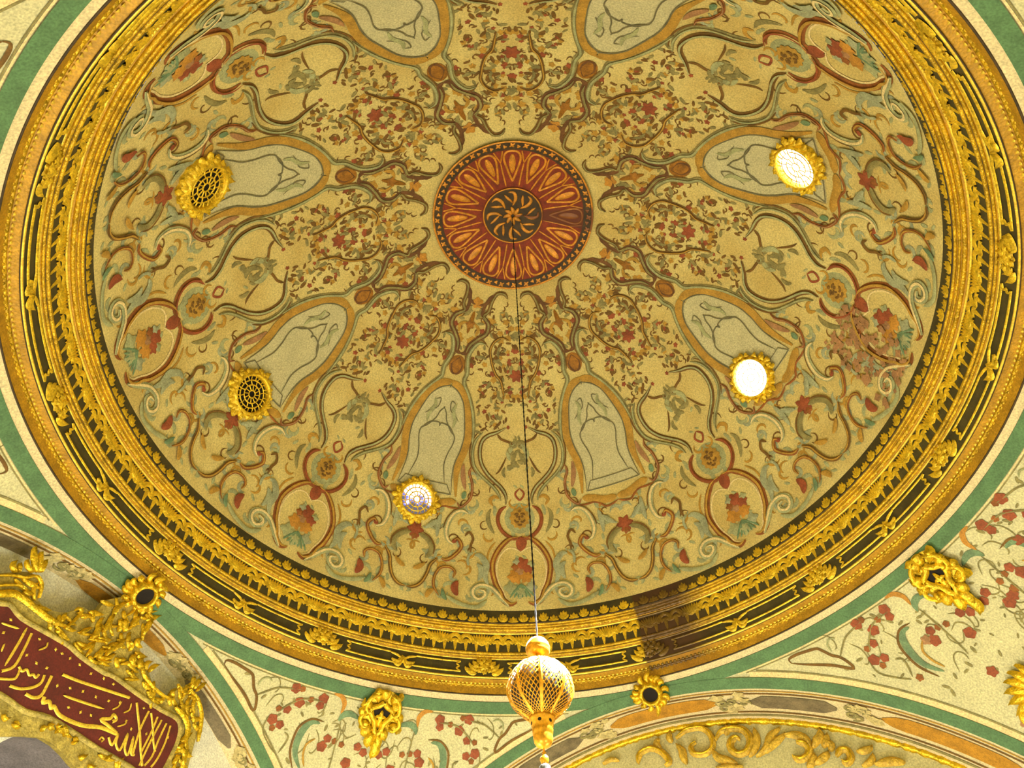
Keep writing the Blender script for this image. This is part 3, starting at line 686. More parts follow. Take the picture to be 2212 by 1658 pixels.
# mask: grey-green disc and yellow face
disc = MB(); blob(disc, dome, 0, 62.2, .25, .005, .006, n=28, asp=1.15); attach('mask', 0, 'mask_medallion', disc, 'sage')
def leafy(n): return any(k in n for k in ('leaf', 'spray', 'sprig', 'fleur', 'jewel', 'fill', 'bead', 'foot', 'swag')) and 'line' not in n and 'edge' not in n
for idx, (n, m, wd, mode, P) in enumerate(strokes):
    off = .006 + idx * .00035; pr = 'leaf' if leafy(n) else 'band'; W = wd * PXW * 1.32; g = grp(n)
    H = .004 + .0006 * wd
    if n == 'pear':
        mb = MB(); blob(mb, dome, -22.5, 32.6, .115, .008, .02, n=18, asp=1.25); o = attach(g, 0, 'pear_ornament', mb, m)
        mb = MB(); ribbon(mb, dome, [(-22.5, 31.0), (-20.6, 32.6), (-21.4, 34.2), (-22.5, 34.4)], .03, .012); ribbon(mb, dome, [(-22.5, 31.0), (-24.4, 32.6), (-23.6, 34.2), (-22.5, 34.4)], .03, .012); mb.obj('pear_outline', 'umber', o)
        continue
    if n == 'shield_flower':
        mb = MB(); blob(mb, dome, -22.5, 66.6, .10, .010, .02, 6, .25, 24); attach('shield', 0, 'shield_flower', mb, m)
        mb = MB(); blob(mb, dome, -22.5, 67.9, .05, .010, .02, 5, .25, 20); attach('shield', 0, 'shield_bud', mb, 'redbrown'); continue
    if mode == 'm':
        mb = MB(); ribbon(mb, dome, P, W, off, H, pr); ribbon(mb, dome, mir0(P), W, off, H, pr); attach(g, 0, n, mb, m)
    elif mode in ('s', 'x'):
        for k, Q in ((1, P), (2, mir0(P))):
            mb = MB(); ribbon(mb, dome, Q, W, off, H, pr); attach(g, k if g not in ('mask', 'cartouche', 'heart') else 0, n, mb, m)
    elif mode in ('n', 'q'):
        Q = [(max(-22.5, x) if mode == 'n' and x > -28 else x, y) for x, y in P]
        if n == 'upper_cartouche': Q = Q + [(-22.5, 30.2)]
        mb = MB(); ribbon(mb, dome, Q, W, off, H, pr); ribbon(mb, dome, mirN(Q), W, off, H, pr); attach(g, 0, n, mb, m)
    else:
        mb = MB(); ribbon(mb, dome, P, W, off, H, 'leaf' if n == 'cartouche_crest' else pr); attach(g, 0, n, mb, m)
# the light core painted along the broader scroll bands
CORE = {'cartouche_frame': 'ochre', 'loop_scroll': 'sage', 'loop_scroll_outer': 'sage', 'upper_cartouche': 'olive', 'arch_band': 'sage', 'c_scroll': 'ochre', 'c_scroll_lower': 'ochre', 'arch_scroll': 'ochre', 'swirl': 'cream', 'leaf_arc': 'cream', 'mask_frame': 'red', 'niche_console': 'rose', 'inner_curl': 'olive', 'heart_scroll': 'ochre'}
for n, m, wd, mode, P in strokes:
    if n not in CORE: continue
    g = grp(n); Q = [(max(-22.5, x), y) for x, y in P] if mode == 'n' else P
    two = ((1, Q), (2, mir0(Q))) if mode in ('s', 'x') else ((0, Q), (0, mirN(Q) if mode in ('n', 'q') else mir0(Q)))
    for k, R in two:
        mb = MB(); ribbon(mb, dome, R, wd * PXW * .5, .034, .003, 'band'); attach(g, k if g not in ('mask', 'cartouche', 'heart') else 0, 'core_line', mb, CORE[n])
# sill lines of the niche
mb = MB(); ribbon(mb, dome, [(-16.2 - 12.6 * i / 8, 58.5) for i in range(9)], .014, .018, .003, 'even', 2); ribbon(mb, dome, [(-17.4 - 10.2 * i / 8, 56.6) for i in range(9)], .012, .018, .003, 'even', 2)
for a, c in ((-16.2, -17.4), (-28.8, -27.6)): ribbon(mb, dome, [(a, 58.5), (c, 56.6)], .012, .018, .003, 'even', 2)
attach('niche', 0, 'niche_sill', mb, 'slate')
# face of the mask
mb = MB(); blob(mb, dome, 0, 62.2, .135, .016, .02, 12, .08, 48, asp=1.1); face = attach('mask', 0, 'mask_face', mb, 'ochre')
mb = MB()
for sx in (-1, 1):
    blob(mb, dome, sx * .55, 61.95, .022, .034, .006, n=8); ribbon(mb, dome, [(sx * .15, 61.5), (sx * .7, 61.4), (sx * 1.2, 61.7)], .025, .03)
    ribbon(mb, dome, [(sx * .2, 62.9), (sx * .7, 63.1), (sx * 1.2, 62.6)], .03, .03)
ribbon(mb, dome, [(0, 61.8), (.1, 62.3), (0, 62.7)], .025, .034); ribbon(mb, dome, [(-.5, 63.5), (0, 63.7), (.5, 63.5)], .03, .03); blob(mb, dome, 0, 60.9, .02, .034, .006, n=8)
attach('mask', 0, 'mask_feature', mb, 'brown')
# bouquet in the cartouche
for x, y, r, m, lb in ((-.2, 71.4, .085, 'red', 5), (-1.3, 72.4, .075, 'red', 6), (1.3, 74.0, .095, 'orange', 6), (-.9, 74.0, .085, 'orange', 6), (1.2, 72.0, .05, 'redbrown', 5), (.3, 73.0, .06, 'rose', 5), (-2.0, 71.6, .045, 'sage', 4), (.9, 71.0, .05, 'bluegrey', 4), (2.2, 76.2, .085, 'sage', 4), (-1.7, 76.2, .075, 'bluegrey', 4), (0.2, 77.0, .09, 'sage', 5)):
    mb = MB(); blob(mb, dome, x, y, r, .012, .02, lb, .22, 20); attach('cartouche', 0, 'flower', mb, m)
mb = MB()
for a in range(7): ribbon(mb, dome, [(0.2, 75.4), (-1.5 + a * .5, 76.9 + .3 * (a % 2)), (-2.4 + a * .8, 78.2)], .03, .016, .006, 'leaf')
attach('cartouche', 0, 'flower_stem', mb, 'teal')
# yellow ovals inside the loops, green bunch on the axis
for k in (-1, 1):
    mb = MB(); blob(mb, dome, k * 6.4, 49.6, .26, .0035, .004, n=24, asp=1.45); attach('loop', 1 if k < 0 else 2, 'loop_field', mb, 'dome_plaster')
rnd = random.Random(3)
mb = MB()
for k in range(22): blob(mb, dome, rnd.uniform(-2.6, 2.6), rnd.uniform(46.6, 52), rnd.uniform(.035, .065), .006 + .0005 * k, .012, 0, 0, 10, rot=rnd.random() * 6, asp=.45)
attach('bouquet', 1, 'leaf_bunch', mb, 'olive')
mb = MB(); blob(mb, dome, -22.5, 19.4, .075, .012, .015, 5, .16, 25); attach('fleur', 0, 'fleur_bloom', mb, 'orange')
mb = MB(); blob(mb, dome, -22.5, 24.0, .06, .02, .015, 5, .2, 25); attach('fleur', 0, 'fleur_bloom', mb, 'deeporange')
mb = MB(); blob(mb, dome, -.2, 33.3, .085, .014, .02, 6, .25, 24); attach('heart', 0, 'rose_bloom', mb, 'red')
# small scattered blossom and leaf work of the garland zone
def scatter(seed, count, zone, rmin, rmax, lobes, name, m):
    r_ = random.Random(seed); mb = MB(); i = 0; tries = 0
    while i < count and tries < 6000:
        tries += 1; a = r_.uniform(0.4, 22.3); p = r_.uniform(*zone)
        if p > 34.5 and abs(a - 22.5) < 9.3 and p < 62: continue
        if p > 45 and 2.6 < a < 11 and p < 54: continue
        if 29.8 < p < 35 and abs(a - 22.5) < 3: continue
        rr = r_.uniform(rmin, rmax); ro = r_.random() * 6
        for sg in (-1, 1): blob(mb, dome, sg * a, p, rr, .004 + .0001 * i, .007, 5 if lobes == 5 else 0, .2, 25 if lobes == 5 else 10, rot=ro, asp=0.85 if lobes == 5 else 0.42)
        i += 1
    o = mb.obj(name, m, ceiling); o['kind'] = 'stuff'; sector.append(o)
scatter(11, 22, (24, 44), .022, .045, 5, 'red_blossoms', 'red')
scatter(12, 56, (21, 45), .03, .06, 4, 'brown_leaves', 'brown')
scatter(13, 60, (18, 46), .035, .065, 3, 'green_leaves', 'olive')
scatter(14, 24, (20, 45), .03, .05, 5, 'yellow_blossoms', 'ochre')
scatter(15, 24, (52, 79), .03, .06, 3, 'sage_leaves', 'sage')
r_ = random.Random(21); mb = MB()
for k in range(80):
    a = r_.uniform(1, 20); p = r_.uniform(19, 44)
    if p > 35 and abs(a - 22.5) < 9.5: continue
    t0 = r_.random() * 6.3; q = [(a + (1.1 * j * .5 * math.cos(t0 + j * .7)) / math.sin(math.radians(p)) * .6, p + .5 * j * math.sin(t0 + j * .7) * .7) for j in range(4)]
    ribbon(mb, dome, q, .02, .005, .004, 'leaf', 3); ribbon(mb, dome, mir0(q), .02, .005, .004, 'leaf', 3)
o = mb.obj('vine_tendrils', 'brown', ceiling); o['kind'] = 'stuff'; sector.append(o)
def curls(seed, count, name, m, wid):
    r_ = random.Random(seed); mb = MB(); n = 0
    while n < count:
        a = r_.uniform(1, 22); p = r_.uniform(47, 79)
        if p < 62 and abs(a - 22.5) < 9.5 or (65 < p and a < 6.5) or (p < 57 and a < 11): continue
        n += 1; t0 = r_.random() * 6.3; tw = r_.choice((-1, 1)) * r_.uniform(.45, .8); q = [(a, p)]
        for j in range(6):
            st = .75 * (1 - j * .1); q.append((q[-1][0] + st * math.cos(t0 + tw * j) / math.sin(math.radians(p)), min(79.5, q[-1][1] + st * math.sin(t0 + tw * j))))
        ribbon(mb, dome, q, wid, .005, .004, 'leaf', 3); ribbon(mb, dome, mir0(q), wid, .005, .004, 'leaf', 3)
    o = mb.obj(name, m, ceiling); o['kind'] = 'stuff'; sector.append(o)
curls(31, 14, 'sage_sprays', 'sage', .055)
curls(32, 12, 'ochre_sprays', 'ochre', .035)
curls(33, 10, 'brown_sprays', 'brown', .022)
curls(34, 10, 'grey_sprays', 'bluegrey', .05)
for k in range(1, 8):
    for o in sector: copy_tree(o, ceiling, math.radians(45 * k))
# an area the restorers left uncleaned beside the east cornice
mb = MB(); r_ = random.Random(5)
for k in range(170):
    blob(mb, dome, r_.uniform(-89, -79), r_.uniform(64, 79.5), r_.uniform(.02, .045), .03, .005, 4, .3, 12, rot=r_.random() * 6)
o = mb.obj('uncleaned_patch', 'rose', ceiling); o['kind'] = 'stuff'

# ================================================================== ROSETTE
ros = tag(empty('ceiling_rosette'), 'round crimson and gilt rosette at the top of the dome, lantern chain in its middle', 'rosette')
def ros_disc(p0, p1, off, name, m, parent, rows=4):
    V = []; Fc = []; seg = 128
    for j in range(rows + 1):
        for i in range(seg): V.append(dome(360 * i / seg, p0 + (p1 - p0) * j / rows, off)[0])
    for j in range(rows):
        for i in range(seg):
            k = (i + 1) % seg; Fc.append((j * seg + i, (j + 1) * seg + i, (j + 1) * seg + k, j * seg + k))
    return mesh_obj(name, V, Fc, m, parent)
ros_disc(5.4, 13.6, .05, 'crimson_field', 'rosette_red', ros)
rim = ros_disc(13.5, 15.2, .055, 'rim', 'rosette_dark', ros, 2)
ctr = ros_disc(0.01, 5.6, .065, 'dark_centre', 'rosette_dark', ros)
def arc_line(mb, pol, wid, off, h=.012, n=96):
    ribbon(mb, dome, [(360 * i / n, pol) for i in range(n + 1)], wid, off, h, 'even', 1)
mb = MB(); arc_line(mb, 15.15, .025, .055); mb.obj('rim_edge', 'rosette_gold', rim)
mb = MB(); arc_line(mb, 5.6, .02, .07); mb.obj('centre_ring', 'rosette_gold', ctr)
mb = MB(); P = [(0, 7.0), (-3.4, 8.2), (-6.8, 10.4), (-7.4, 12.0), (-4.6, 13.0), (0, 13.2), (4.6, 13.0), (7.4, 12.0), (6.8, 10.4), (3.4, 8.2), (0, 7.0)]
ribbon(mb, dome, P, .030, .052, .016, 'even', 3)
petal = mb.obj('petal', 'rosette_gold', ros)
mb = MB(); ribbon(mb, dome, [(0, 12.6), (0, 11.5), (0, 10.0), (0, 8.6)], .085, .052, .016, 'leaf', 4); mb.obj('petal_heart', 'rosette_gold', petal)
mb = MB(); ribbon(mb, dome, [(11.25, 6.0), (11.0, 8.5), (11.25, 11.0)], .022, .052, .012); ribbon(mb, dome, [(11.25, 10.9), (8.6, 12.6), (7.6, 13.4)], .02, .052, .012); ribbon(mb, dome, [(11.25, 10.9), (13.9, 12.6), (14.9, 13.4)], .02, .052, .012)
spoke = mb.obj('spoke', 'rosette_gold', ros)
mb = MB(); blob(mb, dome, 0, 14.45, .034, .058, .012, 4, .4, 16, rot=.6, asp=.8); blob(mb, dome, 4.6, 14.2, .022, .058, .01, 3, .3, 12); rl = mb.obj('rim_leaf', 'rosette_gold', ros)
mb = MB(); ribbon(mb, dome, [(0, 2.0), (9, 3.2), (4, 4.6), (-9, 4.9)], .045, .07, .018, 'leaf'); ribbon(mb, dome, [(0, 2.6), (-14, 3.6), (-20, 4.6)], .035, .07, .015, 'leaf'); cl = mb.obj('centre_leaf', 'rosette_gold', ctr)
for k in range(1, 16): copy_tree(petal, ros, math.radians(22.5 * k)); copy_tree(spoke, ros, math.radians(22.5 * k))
for k in range(1, 36): copy_tree(rl, ros, math.radians(10 * k))
for k in range(1, 8): copy_tree(cl, ctr, math.radians(45 * k))
mb = MB()
for k in range(8): ribbon(mb, dome, [(k * 45 + 10, .3), (k * 45, 1.0), (k * 45 - 10, 1.9)], .05, .075, .02, 'leaf')
mb.obj('centre_bud', 'rosette_gold', ctr)
place(ros, (0, 0, ZC + RS - .07))

# ================================================================== ROUND WINDOWS
def local_surf(p, n, ex):
    ey = n.cross(ex); return lambda x, y, off=0.0: (p + ex * x + ey * y + n * off, n)
def roundel(idx, az, pol, pane, label, r=.215, rim=1.36):
    p, n = dome(az, pol); p2, _ = dome(az + .1, pol); ex = (p2 - p).normalized(); sf = local_surf(p, n, ex)
    root = tag(empty('window_%d' % idx), label, kind='structure')
    mb = MB(); blob(mb, sf, 0, 0, r, .05, 0.0, n=32); mb.obj('pane', pane, root, smooth=False)
    V = []; Fc = []; seg = 64     # carved frame: a lobed ring with an inner reveal
    for i in range(seg):
        a = 2 * math.pi * i / seg; ca, sa = math.cos(a), math.sin(a); lob = 1 + .035 * math.cos(16 * a) + .06 * max(0, math.cos(4 * a)) ** 6
        for rr, h in ((r * .98, .0), (r * .99, .115), (r * (1 + (rim - 1) * .25), .135), (r * (1 + (rim - 1) * .5) * lob, .10), (r * (rim - .04) * lob, .075), (r * rim * lob, 0.0)):
            V.append(sf(rr * ca, rr * sa, h)[0])
    for i in range(seg):
        k = (i + 1) % seg
        for j in range(5): Fc.append((6 * i + j, 6 * k + j, 6 * k + j + 1, 6 * i + j + 1))
    fr = mesh_obj('frame', V, Fc, 'gold_leaf', root)
    for k in range(4):   # pointed leaves at the four ends of the frame
        a = k * math.pi / 2; mb = MB()
        for da in (-.32, 0, .32):
            ribbon(mb, sf, [(r * 1.12 * math.cos(a + da * .6), r * 1.12 * math.sin(a + da * .6)), (r * 1.35 * math.cos(a + da), r * 1.35 * math.sin(a + da)), (r * (rim + .3 - abs(da) * .5) * math.cos(a + da * .8), r * (rim + .3 - abs(da) * .5) * math.sin(a + da * .8))], .085, .06, .05, 'leaf')
        mb.obj('leaf', 'gold_leaf', fr)
    for k in range(16):
        a = k * math.pi / 8 + .2
        if abs(math.cos(2 * a)) > .93: continue
        mb = MB(); blob(mb, sf, r * 1.24 * math.cos(a), r * 1.24 * math.sin(a), .034, .08, .05, 3, .3, 12, rot=a); mb.obj('scallop', 'gold_leaf', fr)
    mb = MB(); th = .007 if pane == 'daylight_pane' else .013     # lattice of two rings and petal-shaped bars
    def circ(rad): ribbon(mb, sf, [(rad * math.cos(2 * math.pi * i / 32), rad * math.sin(2 * math.pi * i / 32)) for i in range(33)], th * 1.3, .085, .012, 'even', 1)
    for rad in (.2, .50, .76): circ(r * rad)
    for k in range(12):
        a = 2 * math.pi * k / 12
        ribbon(mb, sf, [(r * .2 * math.cos(a), r * .2 * math.sin(a)), (r * .5 * math.cos(a + .12), r * .5 * math.sin(a + .12))], th, .085, .012, 'even', 2)
        b = a + .26
        ribbon(mb, sf, [(r * .5 * math.cos(b), r * .5 * math.sin(b)), (r * .76 * math.cos(b + .1), r * .76 * math.sin(b + .1)), (r * math.cos(b), r * math.sin(b))], th, .085, .012, 'even', 2)
        ribbon(mb, sf, [(r * .76 * math.cos(a), r * .76 * math.sin(a)), (r * math.cos(a), r * math.sin(a))], th, .085, .012, 'even', 2)
    mb.obj('lattice', 'gold_leaf', root); return root
roundel(1, 23.8, 61.1, 'sky_pane', 'round gilt grille window, half bright and half blue')
roundel(2, 68.4, 61.3, 'black_hole', 'dark round gilt grille in the dome, the one nearer the calligraphy panel', .225)
roundel(3, 112.8, 59.8, 'black_hole', 'dark round gilt grille in the dome, the one farther from the calligraphy panel', .235)
roundel(4, -63.8, 56.2, 'daylight_pane', 'round window glaring white, the lower of two', .235, 1.2)
roundel(5, -113.4, 54.8, 'daylight_pane', 'round window glaring white with scalloped edge, the upper of two', .235, 1.2)

# ================================================================== CORNICE ORNAMENT
sp = cyl_surf(*PROF[0], *PROF[1]); sw = cyl_surf(*PROF[2], *PROF[3]); sf_ = cyl_surf(*PROF[4], *PROF[5])
mb = MB()
for a in (-58, -30, 0, 30, 58):
    t = math.radians(a); ribbon(mb, sp, [(0, .92), (.55 * math.sin(t), .92 - .32 * math.cos(t)), (1.05 * math.sin(t), .92 - .62 * math.cos(t))], .045, .004, .012, 'leaf', 3)
pal_a = mb.obj('palmette', 'gold_leaf', cornice)
mb = MB()
for a in (-75, -40, 0, 40, 75):
    t = math.radians(a); ribbon(mb, sp, [(1.875, .95), (1.875 + .5 * math.sin(t), .95 - .2 * math.cos(t)), (1.875 + .95 * math.sin(t), .95 - .42 * math.cos(t))], .045, .004, .012, 'leaf', 3)
pal_b = mb.obj('small_palmette', 'gold_leaf', cornice)
for k in range(1, 96):
    copy_tree(pal_a, cornice, math.radians(3.75 * k)); copy_tree(pal_b, cornice, math.radians(3.75 * k))
def drop(mb, az): ribbon(mb, sw, [(az, .42), (az, .60), (az, .99)], .065, .006, .012, 'drop', 3); 
mb = MB()
for i in range(9):
    a = (i - 4) * .22; ribbon(mb, sw, [(a * .8, .55), (a * 1.7, .32), (a * 2.2, .04 + .12 * abs(a))], .034, .012, .016, 'leaf', 3)
for az in (-.94, .94): drop(mb, az)
ribbon(mb, sw, [(-1.8, .52), (-.94, .42), (0, .58), (.94, .42), (1.8, .52)], .05, .008, .016, 'even', 3)
lam_a = mb.obj('lambrequin_leaf', 'gold_leaf', cornice)
mb = MB()
for c in (2.75, 4.75): ribbon(mb, sw, [(c - 1.0, .56), (c - .95, .34), (c - .35, .17), (c + .35, .17), (c + .95, .34), (c + 1.0, .56)], .055, .010, .018, 'even', 3)
for az in (2.81, 4.69): drop(mb, az)
ribbon(mb, sw, [(1.9, .50), (2.81, .40), (3.75, .52), (4.69, .40), (5.6, .50)], .045, .006, .014, 'even', 3)
lam_b = mb.obj('lambrequin_hood', 'gold_leaf', cornice)
for k in range(1, 48):
    copy_tree(lam_a, cornice, math.radians(7.5 * k)); copy_tree(lam_b, cornice, math.radians(7.5 * k))
# twelve carved cartouches and the line frames between them
CART = [124.3, 92.6, 63.6, 34.7, 7.0, -21.4, -52.1, -79.4, -110.2, -138, -167, -206]
def cart_mesh():
    mb = MB()
    blob(mb, sf_, 0, .55, .085, .01, .05, 7, .16, 42, asp=.8, round_=True)
    for a in range(-90, 91, 30):
        t = math.radians(a); ribbon(mb, sf_, [(1.0 * math.sin(t), .52 - .22 * math.cos(t)), (1.7 * math.sin(t), .50 - .38 * math.cos(t)), (2.3 * math.sin(t), .46 - .52 * math.cos(t))], .062, .012, .03, 'leaf', 3)
    for x, y in ((-.9, .75), (.9, .75), (0, .85), (-1.3, .5), (1.3, .5), (-.5, .35), (.5, .35), (0, .55)):
        blob(mb, sf_, x, y, .03, .045, .02, 5, .25, 20)
    return mb
cart = cart_mesh().obj('cartouche', 'gold_leaf', cornice)
for sg in (-1, 1):
    mb = MB(); ribbon(mb, sf_, [(sg * 1.3, .88), (sg * 2.2, .80), (sg * 3.3, .55)], .075, .012, .03, 'leaf'); ribbon(mb, sf_, [(sg * 1.0, .72), (sg * 1.9, .60), (sg * 2.6, .30)], .055, .012, .025, 'leaf'); mb.obj('side_leaf', 'gold_leaf', cart)
cart.rotation_euler.z = math.radians(CART[0])
for a in CART[1:]: copy_tree(cart, cornice, math.radians(a - CART[0]))
def frame_between(a1, a0):
    mb = MB(); x0, x1 = a0 + 4.0, a1 - 4.0; xm = (x0 + x1) / 2
    for e, d in ((x0, 1), (x1, -1)):
        ribbon(mb, sf_, [(e, .24), (e + d * .7, .36), (e + d * .25, .5), (e + d * .7, .62), (e, .78)], .022, .012, .016, 'even', 3)
    for v in (.24, .78):
        q0 = xm - 1.6 if v > .5 else xm - 2.2; q1 = xm + 1.6 if v > .5 else xm + 2.2
        n = 8
        ribbon(mb, sf_, [(x0 + (q0 - x0) * i / n, v) for i in range(n + 1)], .022, .012, .016, 'even', 2); ribbon(mb, sf_, [(q1 + (x1 - q1) * i / n, v) for i in range(n + 1)], .022, .012, .016, 'even', 2)
    o = mb.obj('gilt_frame', 'gold_leaf', cornice); mb = MB()
    blob(mb, sf_, xm, .55, .05, .015, .03, 5, .25, 15)
    for sg in (-1, 1):
        ribbon(mb, sf_, [(xm, .55), (xm + sg * 1.1, .35), (xm + sg * 2.3, .28)], .035, .014, .02, 'leaf'); ribbon(mb, sf_, [(xm, .55), (xm + sg * .9, .72), (xm + sg * 2.0, .62)], .06, .014, .03, 'leaf'); ribbon(mb, sf_, [(xm, .55), (xm + sg * .7, .9), (xm + sg * 1.6, .8)], .04, .014, .03, 'leaf')
    mb.obj('sprig', 'gold_leaf', o)
for i in range(len(CART)):
    a1 = CART[i]; a0 = CART[(i + 1) % len(CART)]
    if i == len(CART) - 1: a0 -= 360
    frame_between(a1, a0)

# ================================================================== GILDED BOSSES AT THE ARCH CROWNS
def boss(az, r, label, size=.15):
    p, n = pend(az, r, .02); p2, _ = pend(az + .1, r, .02); ex = (p2 - p).normalized(); sf = local_surf(p, n, ex)
    root = tag(empty('gilded_boss'), label, 'ornament', 'leafy gilded bosses at the arch crowns')
    mb = MB(); blob(mb, sf, 0, 0, size * .62, .10, -.05, n=20, asp=1.0); mb.obj('socket', 'black_hole', root)
    V = []; Fc = []; seg = 40
    for i in range(seg):
        a = 2 * math.pi * i / seg; lob = 1 + .10 * math.cos(10 * a)
        for rr, h in ((.55, .02), (.6, .13), (.75, .15), (.95 * lob, .09), (1.02 * lob, -.02)): V.append(sf(size * rr * math.cos(a), size * rr * math.sin(a), h)[0])
    for i in range(seg):
        k = (i + 1) % seg
        for j in range(4): Fc.append((5 * i + j, 5 * k + j, 5 * k + j + 1, 5 * i + j + 1))
    mesh_obj('ring', V, Fc, 'gold', root)
    for k in range(16):
        a = 2 * math.pi * k / 16 + .12 * math.sin(k * 5.1); L = 1.38 + .24 * math.sin(k * 2.1) + (.3 if k % 4 == 0 else 0); mb = MB()
        ribbon(mb, sf, [(size * .8 * math.cos(a), size * .8 * math.sin(a)), (size * 1.25 * math.cos(a + .12), size * 1.25 * math.sin(a + .12)), (size * L * math.cos(a - .1), size * L * math.sin(a - .1))], .062, .05, .04, 'leaf'); mb.obj('leaf', 'gold', root)
    place(root, p); return root
boss(-19.8, 1.119, 'leafy gilded boss with dark socket above the cream arch, beside the hanging lantern')
boss(63.0, 1.119, 'leafy gilded boss with dark socket above the red calligraphy panel')

# ================================================================== PENDENTIVE PAINT AND GILDED CARTOUCHES
pst = parse(PENDENTIVE_PAINT); pfl = pairs(PENDENTIVE_FLOWERS)
for pi, pc in ((0, PEND_C[0]), (3, -65.7), (1, PEND_C[1])):
    po = pend_objs[pi]
    for idx, (n, m, wd, mode, P) in enumerate(pst):
        for sg in (1, -1):
            mb = MB(); ribbon(mb, pend, [(pc + sg * x, y) for x, y in P], wd * .0062, .010 + .0006 * idx, .008, 'leaf' if 'leaf' in n and 'edge' not in n and 'line' not in n else 'band'); mb.obj(n, m, po)
    for k, (x, y) in enumerate(pfl):
        for sg in (1, -1):
            mb = MB(); blob(mb, pend, pc + sg * x, y, .034 + .012 * ((k * 7) % 3), .014, .010, 5, .10, 30, rot=k); o = mb.obj('blossom', 'red' if k % 3 else 'redbrown', po)
    r_ = random.Random(40 + pi); mb = MB(); mb2 = MB()
    for k in range(120):
        x = r_.uniform(-24, 24); y = r_.uniform(1.15, 1.34)
        if PA / math.cos(math.radians(near_arch(pc + x))) < y + .06: continue
        (blob(mb, pend, pc + x, y, r_.uniform(.02, .045), .008, .006, 0, 0, 10, rot=r_.random() * 6, asp=.4))
    for k in range(60):
        x = r_.uniform(-22, 22); y = r_.uniform(1.16, 1.32)
        if PA / math.cos(math.radians(near_arch(pc + x))) < y + .08: continue
        t0 = r_.random() * 6; ribbon(mb2, pend, [(pc + x + .8 * j * math.cos(t0 + .6 * j) * .6, y + .011 * j * math.sin(t0 + .6 * j)) for j in range(5)], .013, .008, .004)
    o = mb.obj('leaf_spray', 'olive', po); o['kind'] = 'stuff'; o = mb2.obj('tendril_tracery', 'olive', po); o['kind'] = 'stuff'
    if pi == 3:   # more blossom on the deeper part of this corner, all of it in view
        for k in range(26):
            x = r_.uniform(-16, 13); y = r_.uniform(1.2, 1.5)
            if PA / math.cos(math.radians(near_arch(pc + x))) < y + .05 or abs(x) < 3: continue
            mb = MB(); blob(mb, pend, pc + x, y, r_.uniform(.035, .055), .014, .010, 5, .16, 30, rot=k); mb.obj('blossom', ['red', 'redbrown', 'rose'][k % 3], po)
def pend_cartouche(az, r, label):
    p, n = pend(az, r, .035); pr, _ = pend(az, r + .002, .035); dn = (pr - p).normalized(); ex = n.cross(dn); ex.normalize(); sf = (lambda x, y, off=0.0: (p + ex * x + dn * y + n * off, n))
    root = tag(empty('gilded_cartouche'), label, 'ornament', 'gilded cartouches on the pendentives')
    out = [(0, -.30), (.13, -.27), (.2, -.14), (.24, -.02), (.2, .12), (.11, .2), (.06, .3), (0, .40), (-.06, .3), (-.11, .2), (-.2, .12), (-.24, -.02), (-.2, -.14), (-.13, -.27)]
    inn = [(0, -.17), (.05, -.12), (.13, -.08), (.11, .0), (.06, .06), (.04, .15), (0, .2), (-.04, .15), (-.06, .06), (-.11, .0), (-.13, -.08), (-.05, -.12)]
    O = crom(out, 3, True)[:-1]; mb = MB(); V = [sf(0, 0, .02)[0]] + [sf(x, y, 0)[0] for x, y in O]; mb.add(V, [(0, 1 + i, 1 + (i + 1) % len(O)) for i in range(len(O))]); mb.obj('ground', 'gold', root)
    I = crom(inn, 3, True)[:-1]; mb = MB(); mb.add([sf(0, 0, .03)[0]] + [sf(x, y, .035)[0] for x, y in I], [(0, 1 + i, 1 + (i + 1) % len(I)) for i in range(len(I))]); mb.obj('dark_opening', 'black_hole', root)
    mb = MB(); ribbon(mb, sf, inn + [inn[0]], .065, .05, .06, 'even', 4); mb.obj('rim', 'gold', root)
    mb = MB(); blob(mb, sf, 0, .0, .05, .05, .05, 4, .35, 16); ribbon(mb, sf, [(0, -.08), (0, .02), (0, .13)], .06, .05, .03, 'leaf'); mb.obj('centre_bud', 'gold', root)
    for (x, y), q in zip(out, range(14)):
        mb = MB(); a = math.atan2(y, x); ribbon(mb, sf, [(x * .62, y * .62), (x * .95 + .04 * math.sin(q * 2), y * .95), (x * 1.13, y * 1.13 + .02)], .12, .04, .06, 'leaf'); mb.obj('leaf', 'gold', root)
    for sg in (-1, 1):
        mb = MB(); ribbon(mb, sf, [(sg * .06, -.27), (sg * .17, -.2), (sg * .2, -.08), (sg * .15, -.03), (sg * .12, -.07)], .05, .07, .05); ribbon(mb, sf, [(sg * .19, -.05), (sg * .24, .05), (sg * .18, .13), (sg * .12, .1)], .05, .07, .05); mb.obj('scroll', 'gold', root)
    place(root, p)
pend_cartouche(22.4, 1.160, 'gilded cartouche with dark lozenge opening below the green ring, beside the calligraphy arch')
pend_cartouche(-65.7, 1.166, 'gilded cartouche with dark lozenge opening on the flowered corner far from the calligraphy')
